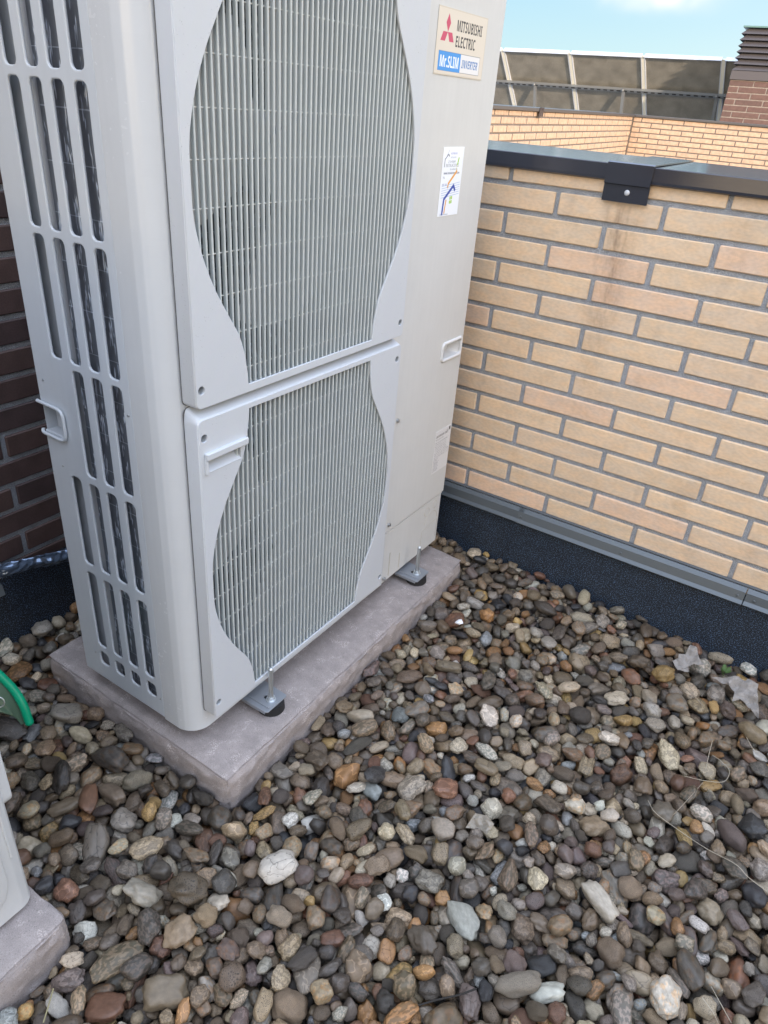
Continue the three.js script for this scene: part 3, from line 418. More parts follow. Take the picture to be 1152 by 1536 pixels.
    c.fillStyle = '#2f8fdc'; c.fillRect(52, 272, 344, 124); c.fillStyle = '#f2f6fb'; txt('Mr.SLIM', 74, 372, 104, 0.72, 'bold');
    c.fillStyle = '#3a73b5'; c.save(); c.translate(416, 362); c.transform(1, 0, -0.18, 1, 0, 0); c.scale(0.74, 1); c.font = 'bold 76px sans-serif'; c.fillText('INVERTER', 0, 0); c.restore();
  });
  const front = (name, x0, x1, y0, y1, z, t, parent, edge, rough = 0.35, skew = 0) => {
    const g = new THREE.BoxGeometry(x1 - x0, y1 - y0, 0.0008); const m = mesh(name, g, [edge, edge, edge, edge, std({ map: t, roughness: rough }), edge], parent); m.position.set((x0 + x1) / 2, (y0 + y1) / 2, z); m.rotation.z = skew; return m;
  };
  const white = std({ color: lin(0.72, 0.72, 0.72), roughness: 0.5 });
  front('badge', 0.680, 0.876, 1.157, 1.2625, 0.0036, badgeT, sp, panelM);
  const stT = canvasTex(384, 560, (c, w, h) => {
    c.fillStyle = '#eef4fb'; c.fillRect(0, 0, w, h); c.textAlign = 'left';
    c.strokeStyle = '#3c4a66'; c.lineWidth = 8; c.beginPath(); c.moveTo(40, 158); c.lineTo(42, 96); c.lineTo(98, 56); c.lineTo(118, 74); c.stroke(); c.strokeStyle = '#9aa4b4'; c.lineWidth = 4; c.beginPath(); c.moveTo(66, 70); c.lineTo(110, 22); c.stroke();
    const T = (s, x, y, px, col, st = '') => { c.fillStyle = col; c.font = st + ' ' + px + 'px sans-serif'; c.fillText(s, x, y); };
    T('AUTORIZADO', 140, 58, 20, '#5663b4'); T('INSTALADOR', 146, 88, 17, '#8a93b0'); T('2 TU HOGAR', 104, 124, 24, '#46526c'); T('INSTALACIONES', 64, 158, 34, '#6d7683'); T('DE CALEFACCION', 150, 184, 18, '#56607a'); T('www.instalaciones.com', 40, 216, 26, '#3d4a66', 'bold'); T('TEL', 36, 250, 22, '#5a6680');
    c.strokeStyle = '#9fce3a'; c.lineWidth = 17; c.beginPath(); c.moveTo(302, 84); c.lineTo(282, 144); c.stroke(); c.lineWidth = 6; c.strokeStyle = '#c0b552'; c.beginPath(); c.moveTo(282, 144); c.lineTo(268, 196); c.stroke();
    c.strokeStyle = '#e0a24d'; c.lineWidth = 22; c.beginPath(); c.moveTo(290, 190); c.lineTo(148, 292); c.lineTo(138, 330); c.stroke();
    c.strokeStyle = '#9db4d8'; c.lineWidth = 4; for (let i = 0; i < 6; i++) { c.beginPath(); c.moveTo(30, 312 + i * 19); c.lineTo(370, 286 + i * 19); c.stroke(); }
    T('KEVIN'.slice(0, 1) + 'W  kW', 30, 308, 26, '#6a76ac');
    c.strokeStyle = '#2749a8'; c.lineWidth = 26; c.lineJoin = 'miter'; c.beginPath(); c.moveTo(80, 552); c.lineTo(92, 420); c.lineTo(250, 312); c.lineTo(288, 356); c.stroke();
    c.strokeStyle = '#df9a4e'; c.lineWidth = 18; c.beginPath(); c.moveTo(120, 540); c.lineTo(136, 424); c.stroke();
    c.fillStyle = '#a5cf44'; for (const [x, y] of [[198, 400], [226, 398], [196, 434], [224, 432]]) c.fillRect(x, y, 22, 27);
    T('www.instalaciones.es', 40, 552, 16, '#53607e');
  });
  front('installer_sticker', 0.7505, 0.8385, 0.9025, 1.0345, 0.0034, stT, sp, white, 0.35);
  const lbT = canvasTex(420, 620, (c, w, h) => {
    c.fillStyle = '#d9dadb'; c.fillRect(0, 0, w, h); const R = rng(77); c.fillStyle = '#33373d'; c.font = 'bold 44px sans-serif'; c.fillText('OUTDOOR UNIT', 20, 96); c.font = '24px sans-serif'; c.fillText('R410A  50 Hz  IP24', 24, 134); c.font = '28px sans-serif'; c.fillText('CE', 300, 60); c.fillRect(362, 18, 40, 50);
    c.fillStyle = '#70757c'; for (let i = 0; i < 9; i++) { const y = 168 + i * 26; for (let x = 20; x < (i > 5 ? 400 : 330); x += 14 + R() * 22) c.fillRect(x, y, 8 + R() * 14, 7); }
    for (let i = 0; i < 13; i++) { const y = 408 + i * 15; for (let x = 16; x < 110 + R() * 60; x += 10 + R() * 10) c.fillRect(x, y, 6 + R() * 8, 5); }
    c.fillStyle = '#8e9399'; c.fillRect(16, 160, 388, 2); c.fillRect(16, 396, 388, 2);
  });
  front('rating_label', 0.8635, 0.9445, 0.2485, 0.3715, 0.0034, lbT, sp, white, 0.4);
  // feet: bracket, slot, rubber pad, threaded rod and nut
  for (const [x, z] of [[0.1785, 0.041], [0.7795, 0.038]]) {
    const b = group('foot_bracket', unit);
    const q = new THREE.Shape([[x - 0.034, -0.01], [x + 0.034, -0.01], [x + 0.030, 0.057], [x + 0.026, 0.060], [x - 0.030, 0.060], [x - 0.034, 0.056]].map(([a, c]) => new THREE.Vector2(a, -c)));
    const sl = new THREE.Path(); sl.absarc(x, -(z - 0.012), 0.0062, 0, Math.PI, false); sl.lineTo(x - 0.0062, -(z - 0.0)); sl.absarc(x, -z, 0.0062, Math.PI, 2 * Math.PI, false); q.holes.push(sl);
    mesh('plate', boxUV(toCreasedNormals(new THREE.ExtrudeGeometry(q, { depth: 0.002, bevelEnabled: true, bevelThickness: 0.0005, bevelSize: 0.0005, bevelSegments: 1 }).rotateX(-Math.PI / 2).translate(0, -0.0138, 0), 0.5), 0.3), galvM, b);
    mesh('plate_lip', mergeGeometries([bx(x - 0.0362, x - 0.0342, -0.0175, -0.010, -0.01, 0.055), bx(x - 0.024, x - 0.019, -0.0112, -0.009, -0.01, 0.055, 0.0008)]), galvM, b);
    mesh('rubber_pad', mergeGeometries([cyl(0.027, 0.029, 0.0195, 32, x + 0.001, -0.0250, z), cyl(0.024, 0.024, 0.002, 32, x + 0.001, -0.0148, z)]), rubberM, b);
    const th = []; const H0 = -0.012, H1 = 0.0765; const pr = []; for (let y = H0; y < H1 - 0.003; y += 0.00125) { pr.push(new THREE.Vector2(0.0051, y), new THREE.Vector2(0.0044, y + 0.0006)); } pr.push(new THREE.Vector2(0.0031, H1), new THREE.Vector2(0.0001, H1));
    mesh('threaded_rod', new THREE.LatheGeometry(pr, 14).translate(x, 0, z), zincM, b);
    mesh('nut', mergeGeometries([cyl(0.0090, 0.0090, 0.0070, 6, x, -0.0068, z), cyl(0.0105, 0.0105, 0.0014, 20, x, -0.0106, z)]), zincM, b);
  }
}

// ---------------------------------------------------------------- slabs
const slabTex = tex(1024, 1024, (u, v) => {
  const a = fbm2(u * 10, v * 10, 5), g = n2b(u * 200, v * 200), w = sstep(0.18, 0.5, fbm2(u * 24 + 5, v * 24, 4) + 0.25 * n2(u * 90, v * 90)); const dk = sstep(0.15, 0.6, fbm2(u * 5 + 40, v * 5 + 9, 4));
  const pore = n2b(u * 150 + 3, v * 150) > 0.72 ? -0.10 : 0, scuff = sstep(0.18, 0.5, fbm2(u * 9 + 70, v * 9, 4)) * sstep(-0.1, 0.5, n2(u * 120, v * 120)) * 0.13; const b = 0.63 + 0.05 * a + 0.04 * g + 0.03 * w - 0.03 * dk + pore + scuff; return [b * 0.99, b * 0.955, b * 0.94];
});
const slabM = std({ map: slabTex, color: lin(0.94, 0.90, 0.885), roughness: 0.85, bumpMap: slabTex, bumpScale: 0.0016 });
function slab(corners, yTop, yBot, seed) { // corners: front-left, front-right, back-right, back-left in x, z
  const nx = 150, nz = 70, ny = 14, g = new THREE.BoxGeometry(1, 1, 1, nx, ny, nz), p = g.attributes.position;
  const [A, B, C, E] = corners;
  for (let i = 0; i < p.count; i++) {
    const u = p.getX(i) + 0.5, t = p.getZ(i) + 0.5, s = p.getY(i) + 0.5; // t = 1 front
    const back = [lerp(E[0], C[0], u), lerp(E[1], C[1], u)], fr = [lerp(A[0], B[0], u), lerp(A[1], B[1], u)];
    let x = lerp(back[0], fr[0], t), z = lerp(back[1], fr[1], t), y = lerp(yBot, yTop, s);
    const cx = (A[0] + B[0] + C[0] + E[0]) / 4, cz = (A[1] + B[1] + C[1] + E[1]) / 4;
    const eu = Math.min(u, 1 - u) * Math.abs(B[0] - A[0]), et = Math.min(t, 1 - t) * Math.abs(A[1] - E[1]), side = eu < 1e-6 || et < 1e-6, top = s > 0.999;
    const dx = u < 0.5 ? -1 : 1, dz = t < 0.5 ? -1 : 1;
    // chipped, layered sides
    if (side) { const k = eu < 1e-6 ? z : x, lay = Math.round((s + 0.12 * n2(k * 9 + seed, 3)) * 5) / 5; const rough = 0.0030 * fbm2(k * 7 + seed + s * 3, s * 3 + lay * 5, 4) + 0.0020 * n2b(k * 20 + s * 8, s * 9 + lay * 13 + seed) - 0.006 * Math.pow(Math.abs(s - 0.45) * 2, 4) - (top ? 0.0015 + 0.006 * Math.max(0, fbm2(k * 9 + seed, 9, 3)) : 0); if (eu < 1e-6) x += dx * rough; if (et < 1e-6) z += dz * rough; }
    // rounded plan corners
    const rad = 0.028; if (eu < rad && et < rad) { const a = rad - eu, b = rad - et, l = Math.hypot(a, b); if (l > rad) { x -= dx * a * (1 - rad / l); z -= dz * b * (1 - rad / l); } }
    const edge = Math.min(eu, et);
    if (top) y += -0.005 * Math.exp(-edge / 0.006) - 0.0022 * Math.exp(-edge / 0.02) * (0.5 + n2(x * 12 + seed, z * 12)) + 0.0012 * fbm2(x * 14 + seed, z * 14, 4) + 0.0005 * n2b(x * 90, z * 90);
    p.setXYZ(i, x, y, z);
  }
  let m = mergeVertices((g.deleteAttribute('uv'), g.deleteAttribute('normal'), g), 1e-5); m.computeVertexNormals(); m = toCreasedNormals(m.toNonIndexed(), 0.9);
  return boxUV(m, 0.55, seed * 0.37, seed * 0.21);
}
const SLAB1 = [[-0.021, 0.108], [0.960, 0.096], [0.984, -0.46], [-0.012, -0.470]], SLAB2 = [[-1.30, 0.112], [-0.347, 0.0915], [-0.356, -0.36], [-1.30, -0.35]];
tag(mesh('concrete_slab', slab(SLAB1, -0.034, -0.135, 1), slabM, scene), 'long mauve grey concrete slab with chipped edges under the tall outdoor unit', 'slab');
tag(mesh('concrete_slab', slab(SLAB2, -0.034, -0.135, 4), slabM, scene), 'concrete slab corner at lower left under the small outdoor unit', 'slab');

// ---------------------------------------------------------------- second unit at the lower left
{
  const u2 = group('outdoor_unit'); tag(u2, 'low cream outdoor unit cut off by the lower left edge of the photo', 'air conditioner');
  const x1 = -0.362, x0 = -1.16, zf = 0.028, zb = -0.27, y0 = -0.022, y1 = 0.925, r = 0.022;
  const arcp = (cx, cz, a0, a1, rr = r) => { const p = []; for (let i = 0; i <= 8; i++) { const a = lerp(a0, a1, i / 8); p.push([cx + rr * Math.cos(a), cz + rr * Math.sin(a)]); } return p; };
  const m2 = enamel(lin(0.62, 0.64, 0.64));
  mesh('casing', boxUV(plan([[x0, zb], [x1, zb], ...arcp(x1 - r, zf - r, 0, Math.PI / 2), ...arcp(x0 + r, zf - r, Math.PI / 2, Math.PI)], y0, y1, 0.6), 1), m2, u2);
  // raised front cover whose edge bends round near the bottom
  const fc = new THREE.Shape(); fc.moveTo(x0 + 0.03, y0 + 0.035); fc.lineTo(x1 - 0.075, y0 + 0.035); fc.quadraticCurveTo(x1 - 0.037, y0 + 0.037, x1 - 0.033, y0 + 0.085); fc.lineTo(x1 - 0.033, y1 - 0.02); fc.lineTo(x0 + 0.03, y1 - 0.02); fc.closePath();
  mesh('front_cover', boxUV(toCreasedNormals(new THREE.ExtrudeGeometry(fc, { depth: 0.002, bevelEnabled: true, bevelThickness: 0.004, bevelSize: 0.006, bevelOffset: -0.004, bevelSegments: 3, curveSegments: 10 }).translate(0, 0, zf - 0.002), 0.24), 1), m2, u2);
  mesh('pressed_rib', rbox(0.004, 0.36, 0.003, 0.0014, x1 - 0.0175, y0 + 0.30, zf + 0.0002), m2, u2);
  // side service cover standing proud, rounded at its lower front corner
  const sc = new THREE.Shape(); sc.moveTo(-zf + 0.012, 0.205); sc.quadraticCurveTo(-zf + 0.010, 0.185, -zf + 0.030, 0.183); sc.lineTo(-zb - 0.06, 0.183); sc.lineTo(-zb - 0.06, 0.45); sc.lineTo(-zf + 0.012, 0.45); sc.closePath();
  mesh('side_cover', boxUV(toCreasedNormals(new THREE.ExtrudeGeometry(sc, { depth: 0.012, bevelEnabled: true, bevelThickness: 0.004, bevelSize: 0.004, bevelOffset: -0.004, bevelSegments: 3 }).rotateY(Math.PI / 2).translate(x1 - 0.004, 0, 0), 0.24), 1), m2, u2);
  mesh('foot_rail', mergeGeometries([bx(x0 + 0.1, x0 + 0.16, -0.0335, y0 - 0.0005, zb - 0.02, zf - 0.02, 0.003), bx(x1 - 0.22, x1 - 0.16, -0.0335, y0 - 0.0005, zb - 0.02, zf - 0.02, 0.003)]), galvM, u2);
  mesh('top_cover', bx(x0 - 0.004, x1 + 0.004, y1 + 0.0005, y1 + 0.018, zb - 0.004, zf + 0.004, 0.005), m2, u2);
}

// ---------------------------------------------------------------- pebble bed: stones dropped one by one onto a height field
const CELL = 0.004, GX = -1.25, GZ = -0.62, GW = 585, GH = 500; // to x 1.09, z 1.38
const hm = new Float32Array(GW * GH), topId = new Int32Array(GW * GH).fill(-1);
const inPoly = (x, z, P) => { let c = false; for (let i = 0, j = P.length - 1; i < P.length; j = i++) if ((P[i][1] > z) !== (P[j][1] > z) && x < ((P[j][0] - P[i][0]) * (z - P[i][1])) / (P[j][1] - P[i][1]) + P[i][0]) c = !c; return c; };
const grow = (P, e) => { const cx = P.reduce((s, p) => s + p[0], 0) / 4, cz = P.reduce((s, p) => s + p[1], 0) / 4; return P.map(([x, z]) => [x + Math.sign(x - cx) * e, z + Math.sign(z - cz) * e]); };
const S1 = grow(SLAB1, -0.002), S2 = grow(SLAB2, -0.002);
const bedLevel = (x, z) => -0.094 + 0.030 * sstep(0.75, 1.05, x) * (1 - sstep(0.25, 0.95, z)) + 0.024 * sstep(-0.30, -0.55, z) * sstep(0.3, -0.1, x) + 0.010 * n2(x * 2.1 + 5, z * 2.1);
for (let j = 0; j < GH; j++) for (let i = 0; i < GW; i++) { const x = GX + (i + 0.5) * CELL, z = GZ + (j + 0.5) * CELL; hm[j * GW + i] = inPoly(x, z, S1) || inPoly(x, z, S2) ? 5 : x > 1.055 || z < -0.585 ? bedLevel(x, z) - 0.035 : bedLevel(x, z) - 0.055; }
const bedH = (x, z) => { const i = clamp(Math.floor((x - GX) / CELL), 0, GW - 1), j = clamp(Math.floor((z - GZ) / CELL), 0, GH - 1); return hm[j * GW + i]; };
const stones = [];
{
  const R = rng(1234), gauss = () => (R() + R() + R() + R() - 2) * 1.0;
  const drop = (a, b, c, yaw, x, z) => { // returns resting height of the lowest contact, or null
    const ca = Math.cos(yaw), sa = Math.sin(yaw), rr = Math.max(a, b), i0 = Math.floor((x - rr - GX) / CELL), i1 = Math.ceil((x + rr - GX) / CELL), j0 = Math.floor((z - rr - GZ) / CELL), j1 = Math.ceil((z + rr - GZ) / CELL);
    let top = -9; if (i0 < 0 || j0 < 0 || i1 >= GW || j1 >= GH) return null;
    for (let j = j0; j <= j1; j++) for (let i = i0; i <= i1; i++) { const dx = GX + (i + 0.5) * CELL - x, dz = GZ + (j + 0.5) * CELL - z, u = (dx * ca + dz * sa) / a, v = (-dx * sa + dz * ca) / b, q = u * u + v * v; if (q >= 1) continue; const h = hm[j * GW + i]; if (h > 1) return null; const y = h + c * Math.sqrt(1 - q) * 0.92; if (y > top) top = y; }
    return top;
  };
  const settle = (count, sizer, tries, dense, region) => {
    for (let n = 0; n < count; n++) {
      const [a, b, c] = sizer(); const yaw = R() * Math.PI * 2; let best = null;
      for (let t = 0; t < tries; t++) { const x = lerp(region[0], region[1], R()), z = lerp(region[2], region[3], R()), y = drop(a, b, c, yaw, x, z); if (y === null) continue; const sc = y - c - bedLevel(x, z); if (!best || sc < best.sc) best = { x, z, y, sc }; }
      if (!best || best.sc > dense) continue;
      let { x, z, y } = best; // slide downhill a little
      for (let k = 0; k < 10; k++) { const st = 0.007 * (1 - k / 12), an = R() * 6.283, x2 = x + Math.cos(an) * st, z2 = z + Math.sin(an) * st, y2 = drop(a, b, c, yaw, x2, z2); if (y2 !== null && y2 < y) { x = x2; z = z2; y = y2; } }
      // tilt with the slope underneath
      const e = a * 0.6, gx = (bedH(x + e, z) - bedH(x - e, z)) / (2 * e), gz = (bedH(x, z + e) - bedH(x, z - e)) / (2 * e), lim = (g) => clamp(g * 0.5, -0.5, 0.5);
      const tx = (Math.abs(gx) > 3 ? 0 : lim(gx)) + gauss() * 0.22, tz = (Math.abs(gz) > 3 ? 0 : lim(gz)) + gauss() * 0.22;
      const id = stones.length; stones.push({ a, b, c, yaw, x, y: y - 0.0025, z, tx, tz, seed: R() * 1000, id, cells: 0 });
      const ca = Math.cos(yaw), sa = Math.sin(yaw), rr = Math.max(a, b), i0 = Math.floor((x - rr - GX) / CELL), i1 = Math.ceil((x + rr - GX) / CELL), j0 = Math.floor((z - rr - GZ) / CELL), j1 = Math.ceil((z + rr - GZ) / CELL);
      for (let j = j0; j <= j1; j++) for (let i = i0; i <= i1; i++) { const dx = GX + (i + 0.5) * CELL - x, dz = GZ + (j + 0.5) * CELL - z, u = (dx * ca + dz * sa) / a, v = (-dx * sa + dz * ca) / b, q = u * u + v * v; if (q >= 1) continue; const h = y + c * Math.sqrt(1 - q) + tx * dx * 0.8 + tz * dz * 0.8, o = j * GW + i; if (h > hm[o]) { hm[o] = h; topId[o] = id; } }
    }
  };
  const big = () => { const s = 0.0150 * Math.exp(gauss() * 0.37), a = s * (1.0 + R() * R() * 0.95), b = s * (0.74 + R() * 0.34), c = s * (0.46 + R() * 0.36); return [a, b, c]; };
  const small = () => { const s = 0.0088 * Math.exp(gauss() * 0.4); return [s * (1 + R() * 0.5), s * (0.8 + R() * 0.25), s * (0.55 + R() * 0.3)]; };
  const view = [-0.72, 1.085, -0.615, 1.22], all = [-1.25, 1.085, -0.615, 1.38];
  settle(3000, big, 10, 0.004, all); settle(3500, big, 16, 0.012, view); settle(1700, small, 14, 0.010, view); settle(1200, big, 14, 0.022, view);
}
// stone looks: an atlas of 16 patterns, tints per stone
const atlas = tex(2048, 2048, (u, v) => {
  const cx = Math.floor(u * 4), cy = Math.floor(v * 4), k = cy * 4 + cx, x = (u * 4 - cx) * 6 + k * 11.3, y = (v * 4 - cy) * 6 - k * 7.7; let a = 0.80, r = 0, b = 0;
  const fine = n2(x * 22, y * 22), mid = fbm2(x * 1.6, y * 1.6, 4), vein = (f, w, s) => Math.exp(-Math.pow(Math.abs(fbm2(x * f + s, y * f, 3)) / w, 2));
  switch (k % 8) {
    case 0: a += 0.10 * mid + 0.05 * fine; break;                                                  // plain, fine grain
    case 1: a += 0.06 * mid + (n2b(x * 15, y * 15) > 0.45 ? -0.34 : 0.05) + 0.12 * fine; break;     // speckled granite
    case 2: { const w = x * 1.5 + y * 0.8 + 1.1 * mid; a += 0.12 * Math.sin(w * 4.2) + 0.07 * Math.sin(w * 11) + 0.05 * fine; break; } // banded
    case 3: a += 0.16 * mid + 0.05 * fine; r = 0.09 * sstep(0, 0.5, fbm2(x * 1.1 + 20, y * 1.1, 3)); b = -r; break;  // rust mottled
    case 4: a += 0.08 * mid + 0.05 * fine + 0.38 * vein(0.5, 0.055, 3); break;                      // pale vein
    case 5: a += 0.10 * mid - 0.35 * sstep(0.35, 0.7, n2b(x * 6, y * 6)) + 0.10 * fine; break;       // pitted
    case 6: a += 0.20 * sstep(-0.1, 0.2, mid) - 0.14 + 0.06 * fine; r = 0.05 * mid; break;           // two tone
    case 7: a += 0.07 * mid + 0.04 * fine - 0.25 * vein(0.7, 0.04, 8) ; break;                       // dark crack
  }
  return [a + r, a, a + b];
});
const stoneM = std({ map: atlas, vertexColors: true, roughness: 0.46, bumpMap: atlas, bumpScale: 0.0009 });
{
  const PAL = [ // linear albedo, weight, saturation of the kind
    [[0.095, 0.080, 0.066], 12], [[0.135, 0.112, 0.088], 16], [[0.185, 0.138, 0.094], 19], [[0.235, 0.172, 0.11], 15], [[0.33, 0.25, 0.16], 14], [[0.26, 0.225, 0.18], 11], [[0.43, 0.355, 0.25], 11], [[0.48, 0.43, 0.34], 7], [[0.55, 0.52, 0.45], 3], [[0.34, 0.185, 0.08], 6], [[0.21, 0.11, 0.068], 7], [[0.17, 0.125, 0.108], 6], [[0.055, 0.053, 0.054], 6], [[0.29, 0.295, 0.285], 2], [[0.46, 0.31, 0.125], 2.4]];
  const tot = PAL.reduce((s, p) => s + p[1], 0), R = rng(4321);
  const bases = new Map();
  const base = (d) => { if (!bases.has(d)) { const g = mergeVertices((() => { const q = new THREE.IcosahedronGeometry(1, d); q.deleteAttribute('uv'); q.deleteAttribute('normal'); return q; })(), 1e-5); bases.set(d, g); } return bases.get(d); };
  const make = (s, detail) => {
    const g = base(detail).clone(), p = g.attributes.position, n = p.count, uv = new Float32Array(n * 2), col = new Float32Array(n * 3);
    let w = R() * tot, c = PAL[0][0]; for (const [q, k] of PAL) { w -= k; if (w <= 0) { c = q; break; } }
    const br = 0.72 + R() * 0.80, cr = c[0] * br * (0.95 + R() * 0.1), cg = c[1] * br, cb = c[2] * br * (0.95 + R() * 0.1), tile = Math.floor(R() * 16), tu = (tile % 4) / 4 + 0.125, tv = Math.floor(tile / 4) / 4 + 0.125, sp = R() * 6.28, sc = 0.055 + R() * 0.055;
    const boxy = 2 + R() * R() * 2.2, amp = 0.08 + R() * 0.16, fq = 0.8 + R() * 0.6, S = s.seed;
    const planes = []; for (let k = 0, m = Math.floor(R() * 5.2); k < m; k++) { const v = V(R() - 0.5, (R() - 0.5) * 0.8, R() - 0.5).normalize(); planes.push([v, 0.60 + R() * 0.34]); }
    const eu = new THREE.Euler(s.tz, s.yaw * -1, -s.tx, 'XZY'); const q = new THREE.Quaternion().setFromEuler(new THREE.Euler(-s.tz * 0, 0, 0)).multiply(new THREE.Quaternion().setFromUnitVectors(V(0, 1, 0), V(-s.tx, 1, -s.tz).normalize())).multiply(new THREE.Quaternion().setFromAxisAngle(V(0, 1, 0), -s.yaw));
    const v = V(0, 0, 0);
    for (let i = 0; i < n; i++) {
      v.fromBufferAttribute(p, i); const th = Math.acos(clamp(v.y, -1, 1)) / Math.PI, az = Math.atan2(v.z, v.x) + sp; uv[i * 2] = tu + Math.cos(az) * th * sc * 1.9; uv[i * 2 + 1] = tv + Math.sin(az) * th * sc * 1.9;
      const l = Math.pow(Math.pow(Math.abs(v.x), boxy) + Math.pow(Math.abs(v.y), boxy) + Math.pow(Math.abs(v.z), boxy), -1 / boxy); let rr = l * (1 + amp * n3(v.x * fq + S, v.y * fq, v.z * fq) + amp * 0.25 * n3b(v.x * 2.6, v.y * 2.6 + S, v.z * 2.6));
      for (const [pl, dd] of planes) { const k = v.x * pl.x + v.y * pl.y + v.z * pl.z; if (k * rr > dd) rr = lerp(rr, dd / k, 0.8); }
      v.multiplyScalar(rr * 0.97); v.set(v.x * s.a, v.y * s.c, v.z * s.b).applyQuaternion(q); p.setXYZ(i, v.x, v.y, v.z);
      const m = 1 + 0.10 * n3(v.x * 60 + S, v.y * 60, v.z * 60); col[i * 3] = cr * m; col[i * 3 + 1] = cg * m; col[i * 3 + 2] = cb * m;
    }
    g.setAttribute('uv', new THREE.BufferAttribute(uv, 2)); g.setAttribute('color', new THREE.BufferAttribute(col, 3)); g.computeVertexNormals(); return g;
  };
  // visible area of each stone as the photograph sees it (top view, weighted by distance)
  const cam = camera.position; for (let j = 0; j < GH; j++) for (let i = 0; i < GW; i++) { const t = topId[j * GW + i]; if (t < 0) continue; const x = GX + i * CELL, z = GZ + j * CELL, v = V(x, -0.08, z).project(camera.updateMatrixWorld() ?? camera); if (Math.abs(v.x) > 1 || Math.abs(v.y) > 1 || v.z > 1) continue; stones[t].cells += 1 / ((x - cam.x) ** 2 + 1.4 + (z - cam.z) ** 2); }
  camera.updateMatrixWorld(); const order = stones.slice().sort((a, b) => b.cells - a.cells), single = new Set(order.slice(0, 300).map((s) => s.id)), shown = new Set(order.slice(0, 4000).filter((s) => s.cells > 0).map((s) => s.id));
  const bed = group('pebble_bed'); bed.userData.kind = 'structure'; bed.userData.label = 'bed of rounded river pebbles covering the roof terrace';
  const P = [], I = [], NX = 60, NZ = 60; // membrane under the stones
  mesh('gravel_base', boxUV(bx(-4, 1.092, -0.3, -0.165, -0.62, 4.3), 0.3), std({ color: lin(0.55, 0.48, 0.40), roughness: 0.95, map: mortarTex }), bed);
  const rest = []; for (const s of stones) { if (single.has(s.id)) { const m = mesh('pebble', make(s, 4), stoneM, bed); m.position.set(s.x, s.y, s.z); } else rest.push(make(s, shown.has(s.id) ? 3 : 1).translate(s.x, s.y, s.z)); }
  mesh('pebbles', mergeGeometries(rest), stoneM, bed).userData.kind = 'stuff';
}
{ // thinner scatter of gravel beyond what the photograph shows
  const g = mesh('gravel', boxUV(new THREE.PlaneGeometry(5.1, 3.0, 200, 120).rotateX(-Math.PI / 2).translate(-1.45, -0.10, 2.85), 0.3), std({ color: lin(0.13, 0.12, 0.105), map: mortarTex, bumpMap: mortarTex, bumpScale: 0.02, roughness: 0.9 }), scene); g.userData.kind = 'structure';
}

